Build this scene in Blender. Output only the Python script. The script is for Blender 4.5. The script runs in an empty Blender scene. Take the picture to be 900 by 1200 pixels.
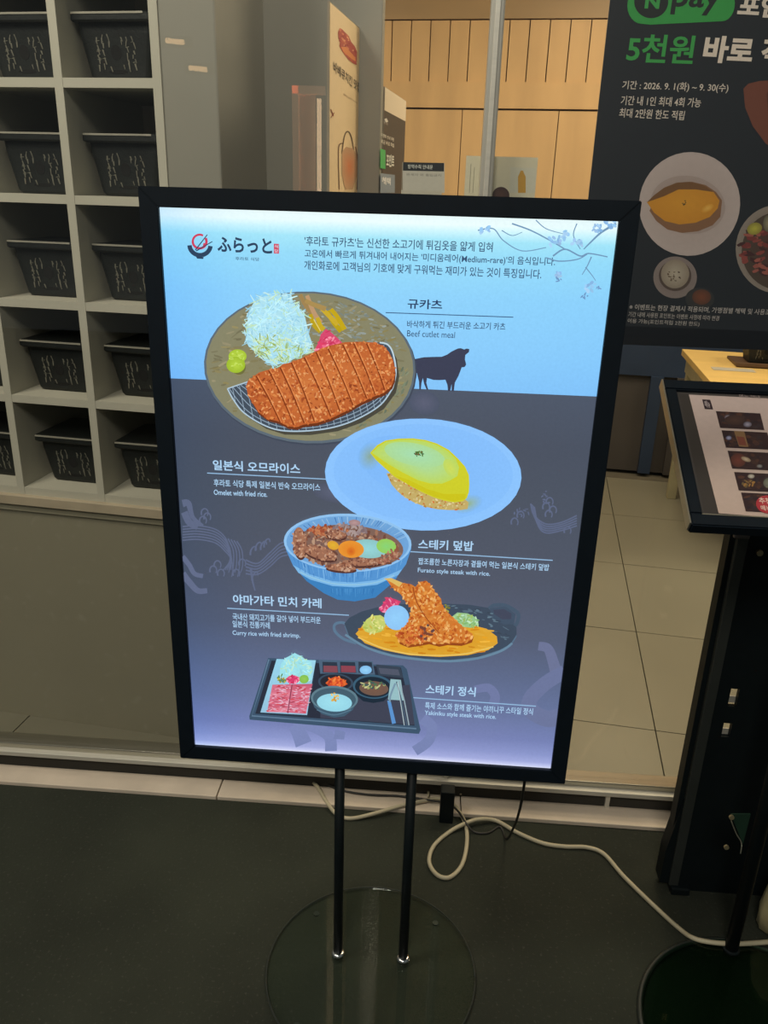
import bpy, bmesh, math, random
from mathutils import Vector, Matrix
random.seed(7)
C = bpy.context.scene.collection
SC = bpy.context.scene
PI = math.pi

# ------------------------------------------------------------------ camera
# x runs along the shop front, y into the shop, z up; the light box sign stands at y = 0
F_PX, PITCH, ROLL, YAW = 960.0, 0.36905, 0.02987, -0.05834
CAM = Vector((0.0761, -1.1263, 1.3603))
def camera_axes():
    cy, sy, cp, sp = math.cos(YAW), math.sin(YAW), math.cos(PITCH), math.sin(PITCH)
    f = Vector((sy*cp, cy*cp, -sp)); r = Vector((cy, -sy, 0)); u = r.cross(f)
    cr, sr = math.cos(ROLL), math.sin(ROLL)
    return cr*r + sr*u, -sr*r + cr*u, f
RT, UP, FW = camera_axes()
cd = bpy.data.cameras.new('camera'); cam = bpy.data.objects.new('camera', cd); C.objects.link(cam)
cam.matrix_world = Matrix(((RT.x, UP.x, -FW.x, CAM.x), (RT.y, UP.y, -FW.y, CAM.y), (RT.z, UP.z, -FW.z, CAM.z), (0, 0, 0, 1)))
cd.sensor_fit = 'VERTICAL'; cd.sensor_height = 36.0; cd.lens = 36.0*F_PX/1200.0
cd.clip_start = 0.05
SC.camera = cam
SC.view_settings.view_transform = 'Standard'; SC.view_settings.look = 'None'
SC.view_settings.gamma = 1.0; SC.view_settings.use_curve_mapping = False
SC.view_settings.exposure = 0.0

# ------------------------------------------------------------------ night sky and lamps
w = bpy.data.worlds.new('night'); SC.world = w; w.use_nodes = True
w.node_tree.nodes['Background'].inputs[0].default_value = (0.78, 0.86, 0.85, 1)
w.node_tree.nodes['Background'].inputs[1].default_value = 0.14

def area(name, loc, target, size, power, col, sy=None):
    d = bpy.data.lights.new(name, 'AREA'); d.energy = power; d.color = col
    d.shape = 'RECTANGLE'; d.size = size; d.size_y = sy or size
    o = bpy.data.objects.new(name, d); C.objects.link(o); o.location = loc
    o.rotation_euler = (Vector(target)-Vector(loc)).to_track_quat('-Z', 'Y').to_euler()
    return o
area('awning_lamp', (-1.3, -0.5, 2.9), (-0.9, 0.5, 0.3), 0.7, 34, (1.0, 0.93, 0.78))
area('street_glow', (-0.3, -3.2, 3.9), (-0.1, 0.5, 0.8), 1.0, 70, (1.0, 0.95, 0.84))
area('pier_fill', (-0.02, 0.60, 2.6), (-0.15, 0.84, 1.3), 0.25, 6, (1.0, 0.92, 0.78))  # added fill that brightens the pier behind the glass; no fixture stands here
SHOP_LAMPS = [(0.9, 1.2), (0.8, 2.05), (-1.1, 2.1), (2.6, 1.9)]       # ceiling panels of the shop: x, y
for lx, ly in SHOP_LAMPS:
    area('shop_ceiling_lamp', (lx, ly, 2.62), (lx, ly, 0), 0.5, 20, (1.0, 0.86, 0.62))

# ------------------------------------------------------------------ survey helpers
def ray(px, py): return FW*F_PX + RT*(px-450) + UP*(600-py)
class Plane:
    """a flat face in the world: origin, x axis, up axis and the side it is seen from"""
    def __init__(s, o, ex, ez, n=None):
        s.o = Vector(o); s.ex = Vector(ex).normalized(); s.ez = Vector(ez).normalized()
        s.n = s.ex.cross(s.ez).normalized() if n is None else Vector(n).normalized()
    def at(s, px, py):
        d = ray(px, py); t = (s.o-CAM).dot(s.n)/d.dot(s.n); p = CAM + d*t - s.o
        return Vector((p.dot(s.ex), p.dot(s.ez)))
    def w(s, a, b, off=0.0): return s.o + s.ex*a + s.ez*b + s.n*off
AZ = math.radians(-6.9)
U = Vector((math.cos(AZ), math.sin(AZ), 0)); V = Vector((-math.sin(AZ), math.cos(AZ), 0)); O = Vector((-.536, .570, 0))
def T(u, v, z): return O + U*u + V*v + Vector((0, 0, z))             # the shop is turned a little from its front
def W(x, y, z): return Vector((x, y, z))

# ------------------------------------------------------------------ materials
def lin(c):
    c = c/255.0
    return c/12.92 if c <= .04045 else ((c+.055)/1.055)**2.4
def rgb(r, g, b): return (lin(r), lin(g), lin(b), 1)
MATS = {}
def mat(name, col, rough=.6, metal=0., var=.08, scale=20., bump=0., bscale=None, coat=0., stretch=None, spec=.5, speck=None):
    m = bpy.data.materials.new(name); m.use_nodes = True; nt = m.node_tree; N = nt.nodes; L = nt.links
    b = N['Principled BSDF']; b.inputs['Roughness'].default_value = rough; b.inputs['Metallic'].default_value = metal
    b.inputs['Specular IOR Level'].default_value = spec
    if coat: b.inputs['Coat Weight'].default_value = coat; b.inputs['Coat Roughness'].default_value = .08
    tc = N.new('ShaderNodeTexCoord'); mp = N.new('ShaderNodeMapping'); L.new(tc.outputs['Object'], mp.inputs[0])
    if stretch: mp.inputs['Scale'].default_value = stretch
    n = N.new('ShaderNodeTexNoise'); n.inputs['Scale'].default_value = scale; n.inputs['Detail'].default_value = 5
    L.new(mp.outputs[0], n.inputs['Vector'])
    r = N.new('ShaderNodeValToRGB'); c = Vector(col[:3])
    r.color_ramp.elements[0].position = .3; r.color_ramp.elements[1].position = .7
    r.color_ramp.elements[0].color = (*(c*(1-var)), 1); r.color_ramp.elements[1].color = (*(c*(1+var)), 1)
    L.new(n.outputs['Fac'], r.inputs[0]); out = r.outputs[0]
    if speck:
        n3 = N.new('ShaderNodeTexNoise'); n3.inputs['Scale'].default_value = speck[1]; n3.inputs['Detail'].default_value = 3
        L.new(tc.outputs['Object'], n3.inputs['Vector'])
        r3 = N.new('ShaderNodeValToRGB'); r3.color_ramp.elements[0].position = .60; r3.color_ramp.elements[1].position = .75
        L.new(n3.outputs['Fac'], r3.inputs[0]); mx = N.new('ShaderNodeMix'); mx.data_type = 'RGBA'
        L.new(r3.outputs[0], mx.inputs['Factor']); L.new(out, mx.inputs['A']); mx.inputs['B'].default_value = speck[0]; out = mx.outputs['Result']
    L.new(out, b.inputs['Base Color'])
    if bump:
        n2 = N.new('ShaderNodeTexNoise'); n2.inputs['Scale'].default_value = bscale or scale*4; n2.inputs['Detail'].default_value = 4
        L.new(mp.outputs[0], n2.inputs['Vector']); bp = N.new('ShaderNodeBump'); bp.inputs['Strength'].default_value = bump
        bp.inputs['Distance'].default_value = .004; L.new(n2.outputs['Fac'], bp.inputs['Height']); L.new(bp.outputs[0], b.inputs['Normal'])
    return m
def glass_mat(name, tint, refl=.04):
    m = bpy.data.materials.new(name); m.use_nodes = True; nt = m.node_tree; N = nt.nodes; L = nt.links
    N.remove(N['Principled BSDF']); out = N['Material Output']
    tr = N.new('ShaderNodeBsdfTransparent'); tr.inputs[0].default_value = (*tint, 1)
    gl = N.new('ShaderNodeBsdfGlossy'); gl.inputs['Roughness'].default_value = .0
    lw = N.new('ShaderNodeLayerWeight'); lw.inputs['Blend'].default_value = .5
    p = N.new('ShaderNodeMath'); p.operation = 'POWER'; p.inputs[1].default_value = 5; L.new(lw.outputs['Facing'], p.inputs[0])
    a = N.new('ShaderNodeMath'); a.operation = 'MULTIPLY_ADD'; a.inputs[1].default_value = 1-refl; a.inputs[2].default_value = refl
    L.new(p.outputs[0], a.inputs[0]); mx = N.new('ShaderNodeMixShader')
    L.new(a.outputs[0], mx.inputs[0]); L.new(tr.outputs[0], mx.inputs[1]); L.new(gl.outputs[0], mx.inputs[2]); L.new(mx.outputs[0], out.inputs[0])
    return m
def glow_mat(name, col, strength):
    m = bpy.data.materials.new(name); m.use_nodes = True; N = m.node_tree.nodes; b = N['Principled BSDF']
    b.inputs['Base Color'].default_value = col; b.inputs['Emission Color'].default_value = col; b.inputs['Emission Strength'].default_value = strength
    return m
def print_mat(name, backlit, rough=.5, coat=0.):
    """ink printed on a flat sheet: colour from the mesh, plus fine grain"""
    m = bpy.data.materials.new(name); m.use_nodes = True; nt = m.node_tree; N = nt.nodes; L = nt.links
    b = N['Principled BSDF']; b.inputs['Roughness'].default_value = rough
    at = N.new('ShaderNodeAttribute'); at.attribute_name = 'ink'
    tc = N.new('ShaderNodeTexCoord'); n = N.new('ShaderNodeTexNoise'); n.inputs['Scale'].default_value = 260 if backlit else 120; n.inputs['Detail'].default_value = 3
    L.new(tc.outputs['Object'], n.inputs['Vector'])
    mr = N.new('ShaderNodeMapRange'); mr.inputs['To Min'].default_value = .93; mr.inputs['To Max'].default_value = 1.07; L.new(n.outputs['Fac'], mr.inputs['Value'])
    vm = N.new('ShaderNodeVectorMath'); vm.operation = 'SCALE'; L.new(at.outputs['Color'], vm.inputs[0]); L.new(mr.outputs[0], vm.inputs['Scale'])
    if backlit:
        b.inputs['Base Color'].default_value = (.01, .01, .01, 1); b.inputs['Specular IOR Level'].default_value = .3
        L.new(vm.outputs[0], b.inputs['Emission Color']); b.inputs['Emission Strength'].default_value = 1.0
    else:
        L.new(vm.outputs[0], b.inputs['Base Color'])
        if coat: b.inputs['Coat Weight'].default_value = coat; b.inputs['Coat Roughness'].default_value = .12
    return m
M = dict(
    black=mat('black_powder_coat', (.004, .007, .008), .5, 0, .1, 40, .05, 300, spec=.2),
    frame=mat('black_frame', (.004, .008, .013), .5, 0, .1, 40, spec=.22),
    steel=mat('chrome', (.7, .7, .7), .15, 1),
    asphalt=mat('asphalt', (.0205, .0235, .0155), .9, 0, .28, 3.2, .35, 160, speck=((.042, .045, .034, 1), 150), spec=.3),
    kerb=mat('kerb_stone', (.56, .47, .37), .75, 0, .10, 9, .2, 90),
    gap=mat('dark_joint', (.03, .027, .02), .9),
    alu=mat('brushed_aluminium', (.42, .40, .34), .28, .9, .08, 4, stretch=(1, 30, 30)),
    alu_light=mat('anodised_aluminium', (.58, .55, .47), .45, .35, .06, 4, stretch=(1, 30, 30)),
    post=mat('grey_metal_post', (.44, .42, .36), .4, .3, .06, 6),
    tile=mat('floor_tile', (.215, .20, .147), .38, 0, .07, 2.4, .03, 40),
    grout=mat('grout', (.10, .085, .06), .9),
    panel=mat('grey_green_panel', (.26, .238, .168), .7, 0, .06, 2.2, .04, 60, speck=((.29, .27, .20, 1), 40)),
    ledge=mat('beige_ledge', (.42, .35, .25), .6, 0, .1, 14),
    shelf=mat('greige_shelf_board', (.46, .44, .36), .6, 0, .05, 8),
    back=mat('shelf_back', (.42, .40, .34), .8, 0, .06, 6),
    pillar=mat('grey_pillar', (.25, .24, .20), .55, 0, .05, 3, .02, 50),
    wood_dark=mat('dark_brown_wood', (.36, .235, .11), .5, 0, .14, 1.5, .05, 30, stretch=(.6, 4, 4)),
    wood=mat('honey_wood', (.60, .38, .17), .5, 0, .10, 3.0, .05, 30, stretch=(4, 4, .6)),
    groove=mat('wood_groove', (.12, .06, .02), .9),
    plaster=mat('plaster', (.55, .5, .42), .8),
    ironpan=mat('cast_iron', (.011, .013, .0125), .5, 0, .2, 50, .2, 200, spec=.35),
    rim=mat('pale_metal_edge', (.40, .38, .31), .4, .3),
    brush=mat('pale_brush_paint', (.15, .145, .115), .8),
    hole=mat('vent_dark', (.002, .002, .002), .9),
    darkcab=mat('dark_brown_cabinet', (.060, .052, .048), .6, 0, .1, 5),
    bluecab=mat('dark_blue_cabinet', (.018, .035, .075), .55, 0, .1, 5),
    tablewood=mat('pale_yellow_wood', (.66, .45, .15), .5, 0, .08, 3, stretch=(.6, 4, 4)),
    tableside=mat('pale_table_edge', (.40, .36, .22), .6),
    darkwood=mat('dark_wood', (.10, .055, .03), .5),
    white_cable=mat('cream_cable', (.42, .37, .25), .5, 0, .05),
    black_cable=mat('black_cable', (.015, .014, .012), .5),
    rubber=mat('dark_rubber', (.012, .016, .013), .5),
    brass=mat('brass_screw', (.40, .34, .20), .35, .7),
    silver_edge=mat('silver_edge', (.55, .52, .42), .3, .8),
    beige=mat('beige_cloth', (.30, .26, .14), .85, 0, .15, 20, .3),
    cardback=mat('card_backing', (.30, .25, .18), .7),
    glass=glass_mat('window_glass', (.985, .985, .975), .035),
    disc=glass_mat('tinted_base_glass', (.93, .965, .94), .020),
    disc2=glass_mat('dark_base_glass', (.50, .66, .54), .035),
    lit=print_mat('backlit_print', True, .35),
    ink=print_mat('poster_print', False, .55),
    ink_gloss=print_mat('glossy_menu_print', False, .4, .6),
    lampglow=glow_mat('warm_lamp', (1, .62, .30, 1), 5.0),
    lampglow_low=glow_mat('warm_doorway_light', (1, .55, .33, 1), 1.1),
    tubeglow=glow_mat('warm_tube', (1, .66, .38, 1), 7.0),
)

# ------------------------------------------------------------------ object helpers
BASE = {}
def tag(o, label=None, cat=None, group=None, kind=None):
    if label: o['label'] = label
    if cat: o['category'] = cat
    if group: o['group'] = group
    if kind: o['kind'] = kind
    return o
def thing(name, loc, label, cat, rz=0., group=None, kind=None):
    o = bpy.data.objects.new(name, None); C.objects.link(o); o.empty_display_size = .05
    o.location = loc; o.rotation_euler = (0, 0, rz)
    BASE[o.name] = Matrix.Translation(Vector(loc)) @ Matrix.Rotation(rz, 4, 'Z')
    return tag(o, label, cat, group, kind)
def put(name, verts, faces, m, parent=None, smooth=False, label=None):
    """verts are world positions; the object's origin is its parent's origin, or its own foot when it has none"""
    if parent is not None: mw = BASE[parent.name]
    else:
        lo = [min(v[i] for v in verts) for i in range(3)]; hi = [max(v[i] for v in verts) for i in range(3)]
        mw = Matrix.Translation(((lo[0]+hi[0])/2, (lo[1]+hi[1])/2, lo[2]))
    inv = mw.inverted(); me = bpy.data.meshes.new(name)
    me.from_pydata([inv @ Vector(v) for v in verts], [], faces); me.materials.append(m)
    bm = bmesh.new(); bm.from_mesh(me); bmesh.ops.recalc_face_normals(bm, faces=bm.faces); bm.to_mesh(me); bm.free()
    if smooth:
        for p in me.polygons: p.use_smooth = True
    o = bpy.data.objects.new(name, me); C.objects.link(o)
    if parent is not None: o.parent = parent
    else: o.location = mw.translation
    BASE[o.name] = mw
    if label: o['label'] = label
    return o
def box(f, a, b, c0, c1, z0, z1):
    """box between two corners in the frame f (W or T)"""
    v = [f(x, y, z) for z in (z0, z1) for x, y in ((a, c0), (b, c0), (b, c1), (a, c1))]
    return v, [(0, 3, 2, 1), (4, 5, 6, 7), (0, 1, 5, 4), (1, 2, 6, 5), (2, 3, 7, 6), (3, 0, 4, 7)]
def join(*parts):
    V_, F_ = [], []
    for v, f in parts:
        k = len(V_); V_ += list(v); F_ += [tuple(i+k for i in g) for g in f]
    return V_, F_
def pbox(name, f, x0, x1, y0, y1, z0, z1, m, parent=None, bev=0., label=None):
    o = put(name, *box(f, x0, x1, y0, y1, z0, z1), m, parent, label=label)
    if bev:
        bm = bmesh.new(); bm.from_mesh(o.data)
        bmesh.ops.bevel(bm, geom=list(bm.edges), offset=bev, segments=2, affect='EDGES', profile=.5); bm.to_mesh(o.data); bm.free()
    return o
def prism(poly, f, z0, z1):
    n = len(poly); v = [f(x, y, z0) for x, y in poly] + [f(x, y, z1) for x, y in poly]
    return v, [tuple(range(n))[::-1], tuple(range(n, 2*n))] + [(i, (i+1) % n, (i+1) % n+n, i+n) for i in range(n)]
def lathe(c, prof, n=48):
    """prof: (radius, z) pairs from the bottom; closed with caps"""
    v, f = [], []
    for r, z in prof:
        for i in range(n): a = 2*PI*i/n; v.append(Vector((c[0]+r*math.cos(a), c[1]+r*math.sin(a), z)))
    for k in range(len(prof)-1):
        for i in range(n): j = (i+1) % n; f.append((k*n+i, k*n+j, (k+1)*n+j, (k+1)*n+i))
    f.append(tuple(range(n))[::-1]); f.append(tuple(range((len(prof)-1)*n, len(prof)*n)))
    return v, f
def smooth_path(pts, sub=8):
    pts = [Vector(p) for p in pts]; out = []
    for i in range(len(pts)-1):
        p0 = pts[max(i-1, 0)]; p1 = pts[i]; p2 = pts[i+1]; p3 = pts[min(i+2, len(pts)-1)]
        for k in range(sub):
            t = k/sub
            out.append(.5*((2*p1)+(p2-p0)*t+(2*p0-5*p1+4*p2-p3)*t*t+(3*p1-p0-3*p2+p3)*t**3))
    return out+[pts[-1]]
def tube(path, r, n=10):
    v, f = [], []; prev = Vector((0, 0, 1))
    for i, p in enumerate(path):
        d = (path[min(i+1, len(path)-1)]-path[max(i-1, 0)]).normalized()
        a = d.cross(prev)
        if a.length < 1e-3: a = d.cross(Vector((1, 0, 0)))
        a.normalize(); b = a.cross(d).normalized()
        for k in range(n): t = 2*PI*k/n; v.append(p+a*r*math.cos(t)+b*r*math.sin(t))
    for i in range(len(path)-1):
        for k in range(n): j = (k+1) % n; f.append((i*n+k, i*n+j, (i+1)*n+j, (i+1)*n+k))
    f.append(tuple(range(n))[::-1]); f.append(tuple(range(len(v)-n, len(v))))
    return v, f
def clip_half(poly, p, n):
    """keep the part of a 2D polygon on the side n of the point p"""
    out = []
    for i in range(len(poly)):
        a, b = Vector(poly[i]), Vector(poly[(i+1) % len(poly)]); da, db = (a-p).dot(n), (b-p).dot(n)
        if da >= 0: out.append(a)
        if (da >= 0) != (db >= 0): out.append(a+(b-a)*(da/(da-db)))
    return out

# ------------------------------------------------------------------ flat print (ink on a sheet)
def inside(p, poly):
    x, y = p; c = False; j = len(poly)-1
    for i in range(len(poly)):
        xi, yi = poly[i]; xj, yj = poly[j]
        if (yi > y) != (yj > y) and x < (xj-xi)*(y-yi)/(yj-yi+1e-12)+xi: c = not c
        j = i
    return c
def ell(cx, cy, rx, ry, rot=0., n=40, a0=0., a1=360.):
    r = math.radians(rot); out = []
    full = abs(a1-a0-360) < 1e-6
    for i in range(n if full else n+1):
        t = math.radians(a0+(a1-a0)*i/n); x, y = rx*math.cos(t), ry*math.sin(t)
        out.append((cx+x*math.cos(r)-y*math.sin(r), cy+x*math.sin(r)+y*math.cos(r)))
    return out
PENDING = []
def glyph_lines(reqs):
    """outline meshes of many lines of lettering at once: {(text, weight): (points, faces)}"""
    out = {}
    for bold in sorted({b for _, b in reqs}):
        lines = sorted({t for t, b in reqs if b == bold})
        cu = bpy.data.curves.new('glyphs', 'FONT'); cu.resolution_u = 3; cu.offset = bold; cu.space_line = 4.0; cu.body = chr(10).join(lines)
        to = bpy.data.objects.new('glyphs', cu); me = to.to_mesh()
        co = [v.co.copy() for v in me.vertices]; band = [min(len(lines)-1, max(0, round((.25-c.y)/4.0))) for c in co]
        idx = [{} for _ in lines]; vs = [[] for _ in lines]; fs = [[] for _ in lines]
        for i, c in enumerate(co): b = band[i]; idx[b][i] = len(vs[b]); vs[b].append(c)
        for p in me.polygons: b = band[p.vertices[0]]; fs[b].append(tuple(idx[b][i] for i in p.vertices))
        for t, v, f in zip(lines, vs, fs): out[(t, bold)] = (v, f)
        to.to_mesh_clear(); bpy.data.objects.remove(to); bpy.data.curves.remove(cu)
    return out
def flush_prints():
    G = glyph_lines({(q[0], q[1]) for a, *_ in PENDING for q in a.q})
    for a, me, inv in PENDING:
        for body, bold, A, ex, ez, off, col in a.q:
            vs, fs = G[(body, bold)]
            if not vs: continue
            x0 = min(v.x for v in vs); x1 = max(v.x for v in vs); y0 = min(v.y for v in vs); y1 = max(v.y for v in vs); a.off = off
            a.raw([A+ex*((v.x-x0)/(x1-x0))+ez*((v.y-y0)/(y1-y0)) for v in vs], [rgb(*col)]*len(vs), fs)
        me.from_pydata([inv @ v for v in a.v], [], a.f)
        ca = me.color_attributes.new('ink', 'FLOAT_COLOR', 'POINT'); ca.data.foreach_set('color', [x for c in a.c for x in c]); me.update()
class Art:
    def __init__(s, plane, off=0.0): s.pl = plane; s.off = off; s.v = []; s.f = []; s.c = []; s.q = []
    def step(s, d=1.6e-5): s.off += d
    def raw(s, pts, cols, faces):
        k = len(s.v); s.v += [s.pl.w(a, b, s.off) for a, b in pts]; s.c += cols; s.f += [tuple(i+k for i in g) for g in faces]
    def poly(s, pts, col, jit=0.):
        s.step(); q = [s.pl.at(*p) for p in pts]
        s.raw(q, [rgb(*col)]*len(q), [tuple(range(len(q)))])
    def fan(s, pts, cc, ce):
        """centre colour to edge colour"""
        s.step(); q = [s.pl.at(*p) for p in pts]; n = len(q)
        m = sum(q, Vector((0, 0)))/n
        s.raw(q+[m], [rgb(*ce)]*n+[rgb(*cc)], [(i, (i+1) % n, n) for i in range(n)])
    def shade(s, pts, cols):
        s.step(); q = [s.pl.at(*p) for p in pts]; s.raw(q, [rgb(*c) for c in cols], [tuple(range(len(q)))])
    def stroke(s, pts, w, col, w1=None, sm=True):
        P = [Vector(p) for p in pts]
        if sm and len(P) > 2: P = [Vector((p.x, p.y)) for p in smooth_path([(p.x, p.y, 0) for p in P], 6)]
        L_, R_ = [], []; n = len(P)
        for i, p in enumerate(P):
            d = (P[min(i+1, n-1)]-P[max(i-1, 0)]).normalized(); nn = Vector((-d.y, d.x))
            ww = w if w1 is None else w+(w1-w)*i/(n-1)
            L_.append(p+nn*ww/2); R_.append(p-nn*ww/2)
        s.step(); q = [s.pl.at(*p) for p in L_+R_]
        s.raw(q, [rgb(*col)]*len(q), [(i, i+1, n+i+1, n+i) for i in range(n-1)])
    def scatter(s, poly, n, l, w, cols, ang=(0, 180), clip=None):
        xs = [p[0] for p in poly]; ys = [p[1] for p in poly]; k = 0; t = 0
        while k < n and t < n*20:
            t += 1; x = random.uniform(min(xs), max(xs)); y = random.uniform(min(ys), max(ys))
            if not inside((x, y), poly): continue
            k += 1; s.step(1.2e-6); a = math.radians(random.uniform(*ang)); c = random.choice(cols)
            ll = random.uniform(*l)/2; ww = random.uniform(*w)/2; ca, sa = math.cos(a), math.sin(a)
            pts = [(x+ca*i*ll-sa*j*ww, y+sa*i*ll+ca*j*ww) for i, j in ((-1, -.6), (0, -1), (1, -.5), (.9, .6), (0, 1), (-.8, .7))]
            if clip and not all(inside(p_, clip) for p_ in pts): continue
            q = [s.pl.at(*p) for p in pts]; jt = random.uniform(.9, 1.1)
            s.raw(q, [tuple(min(1, v*jt) for v in rgb(*c)[:3])+(1,)]*6, [(0, 1, 2, 3, 4, 5)])
    def text(s, body, p0, p1, h, col, bold=0.):
        A = s.pl.at(*p0); B = s.pl.at(*p1); H = s.pl.at(p0[0], p0[1]-h)
        ex = B-A; ez = Vector((-ex.y, ex.x)).normalized()*abs((H-A).dot(Vector((-ex.y, ex.x)).normalized()))
        s.step(); s.q.append((body, round(bold, 2), A, ex, ez, s.off, col))
    def build(s, name, m, parent, label=None):
        inv = BASE[parent.name].inverted(); me = bpy.data.meshes.new(name)
        me.materials.append(m); PENDING.append((s, me, inv))
        o = bpy.data.objects.new(name, me); C.objects.link(o); o.parent = parent; BASE[o.name] = BASE[parent.name]
        if label: o['label'] = label
        return o

# ================================================================== THE SETTING
# asphalt
g = put('ground', *box(W, -5, 5, -6, .425, -.1, 0), M['asphalt']); tag(g, 'dark asphalt pavement in front of the shop', kind='structure')
# kerb of pale stones with joints
kb = thing('trim_1', (0, .44, 0), 'pale stone kerb strip along the shop front', None, kind='structure')
xs = [-4.0]
while xs[-1] < 4: xs.append(xs[-1]+.583)
xs = [x+.107 for x in xs]
for i in range(len(xs)-1):
    pbox('kerb_stone', W, xs[i]+.0012, xs[i+1]-.0012, .425, .487, -.02, .010+random.uniform(-.0005, .0005), M['kerb'], kb, .002)
# aluminium sill of the glazing
sl = thing('trim_2', (0, .5, 0), 'aluminium bottom rail of the shop window', None, kind='structure')
pbox('sill_rail', W, -4, 4, .468, .535, .052, .064, M['alu_light'], sl, .001)
pbox('glazing_bead', W, -4, 4, .484, .525, .064, .079, M['alu'], sl, .0015)
pbox('recessed_plinth', W, -4, 4, .487, .54, -.02, .052, M['gap'], sl)
for x in (.536,):
    pbox('joint_cover', W, x-.005, x+.005, .480, .487, .010, .052, M['alu_light'], sl)
# glass panes either side of the mullion
def pane(name, x0, x1, label):
    o = put(name, *box(W, x0, x1, .499, .505, .079, 2.62), M['glass']); tag(o, label, kind='structure'); return o
pane('window_1', -4, .137, 'left pane of the shop window'); pane('window_2', .163, 4, 'right pane of the shop window')
mu = thing('window_post', (.152, .5, 0), 'slim grey metal post between the two panes of shop window', None, kind='structure')
pbox('post_shaft', W, .138, .162, .482, .52, .064, 2.62, M['post'], mu, .003)
pbox('post_face_strip', W, .1455, .1545, .479, .482, .064, 2.62, M['alu_light'], mu, .001)
pbox('post_foot', W, .137, .169, .400, .43, .0, .088, M['black'], mu, .002, label='dark floor bracket at the foot of the post')
h = pbox('trim_3', W, -4, 4, .46, .545, 2.62, 2.78, M['alu_light']); tag(h, 'metal head rail above the shop window', kind='structure')

# shop floor with tiles laid at an angle to the window
fl = thing('floor', (1, 2, .0), 'beige tiled floor inside the shop', None, kind='structure')
put('floor_bed', [W(-4, .536, .04), W(4, .536, .04), T(4.2, 2.8, .04), T(-3, 2.8, .04)] + [W(-4, .536, -.02), W(4, .536, -.02), T(4.2, 2.8, -.02), T(-3, 2.8, -.02)],
    [(0, 1, 2, 3), (7, 6, 5, 4), (0, 4, 5, 1), (1, 5, 6, 2), (2, 6, 7, 3), (3, 7, 4, 0)], M['grout'], fl)
PT = .54
pO = Vector(((W(0, .536, 0)-O).dot(U), (W(0, .536, 0)-O).dot(V))); nn = Vector((Vector((0, 1, 0)).dot(U), Vector((0, 1, 0)).dot(V)))
for i in range(-5, 5):
    for j in range(-2, 5):
        u0, v0 = 1.211+i*PT, .311+(j-1)*PT; gp = .0016
        poly = [(u0+gp, v0+gp), (u0+PT-gp, v0+gp), (u0+PT-gp, min(v0+PT, 2.72)-gp), (u0+gp, min(v0+PT, 2.72)-gp)]
        if v0 > 2.7: continue
        poly = clip_half(poly, pO, nn)
        if len(poly) < 3: continue
        z = .060+random.uniform(-.0003, .0003)
        put('tile', *prism(poly, T, .04, z), M['tile'], fl)

# base panel and ledge below the cubbies
bp = put('wall_left', *box(T, -2.4, .16, .002, .03, .06, .645), M['panel']); tag(bp, 'grey green panel below the shelf of grills', kind='structure')
lg = pbox('trim_4', T, -2.4, .075, -.012, .36, .662, .686, M['ledge'], None, .002); tag(lg, 'beige ledge under the shelf of grills', kind='structure')
lk = pbox('trim_5', T, -2.4, .15, -.004, .03, .645, .662, M['panel']); tag(lk, 'narrow grey strip below the ledge', kind='structure')

# pillar with a step in it
pl = thing('pillar', T(.3, .2, .0), 'grey wall pier with a stepped corner behind the glass', None, kind='structure')
pbox('pier_front', T, .066, .183, .003, .35, .04, 2.6, M['pillar'], pl, .004)
pbox('pier_rear', T, .10, .438, .275, .30, .04, 2.6, M['pillar'], pl, .003)

# back wall: wooden boards, rails and door panels
wb = thing('wall_back', T(.5, 2.75, .0), 'honey coloured wooden panel wall at the back', None, kind='structure')
pbox('wall_core', T, -2.6, 3.2, 2.745, 2.8, .04, 2.62, M['groove'], wb)
pbox('top_board', T, -2.6, 3.2, 2.715, 2.745, 2.127, 2.6, M['wood_dark'], wb)  # darker brown than the boards and panels below
pbox('middle_rail', T, -2.6, 3.2, 2.705, 2.745, 1.757, 1.868, M['wood'], wb)
k = -24
while k < 30:
    u = -.0+k*.0912; k += 1
    pbox('board', T, u+.0025, u+.0912-.0025, 2.716+random.uniform(-.001, .001), 2.745, 1.868, 2.121, M['wood'], wb)
k = -6
while k < 6:
    u = .352+k*.453; k += 1
    pbox('door_panel', T, u+.002, u+.451, 2.714, 2.745, .14, 1.749, M['wood'], wb)
bb = pbox('baseboard_back', T, -2.6, 3.2, 2.70, 2.745, .05, .13, M['ledge']); tag(bb, 'pale skirting at the foot of the back wall', kind='structure')
c_ = put('ceiling', *box(T, -2.6, 3.2, -.55, 2.8, 2.64, 2.70), M['plaster']); tag(c_, 'plaster ceiling of the shop', kind='structure')
c_ = put('wall_right', *box(T, 3.2, 3.25, .35, 2.8, .04, 2.64), M['plaster']); tag(c_, 'plaster side wall of the shop', kind='structure')

# ================================================================== SHELF AND GRILLS
PITCH_U, PITCH_Z, U0, Z0 = .2020, .2100, .064, .704
sh = thing('cubby_shelf', T(-.45, .15, .686), 'greige open shelf of square cubbies holding dark tabletop grills', 'shelf', AZ)
NC, NR = 5, 7
th = .0175
for c in range(NC+1):
    u = U0-c*PITCH_U-(th if c == 0 else th/2) + (0 if c else .009)
    pbox('upright', T, u-.0005, u+th, 0, .33, .686, Z0+NR*PITCH_Z, M['shelf'], sh, .0006)
for r in range(NR+1):
    z = Z0+r*PITCH_Z
    for c in range(NC):
        u1 = U0-c*PITCH_U-(th-.009 if c == 0 else th/2); u0 = U0-(c+1)*PITCH_U+th/2
        pbox('shelf_board', T, u0+.0003, u1-.0003, .0006, .33, z-(.018 if r == 0 else .0085), z+.0085 if r else z, M['shelf'], sh)
pbox('back_panel', T, U0-NC*PITCH_U, U0, .33, .338, .686, Z0+NR*PITCH_Z, M['back'], sh)

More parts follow.
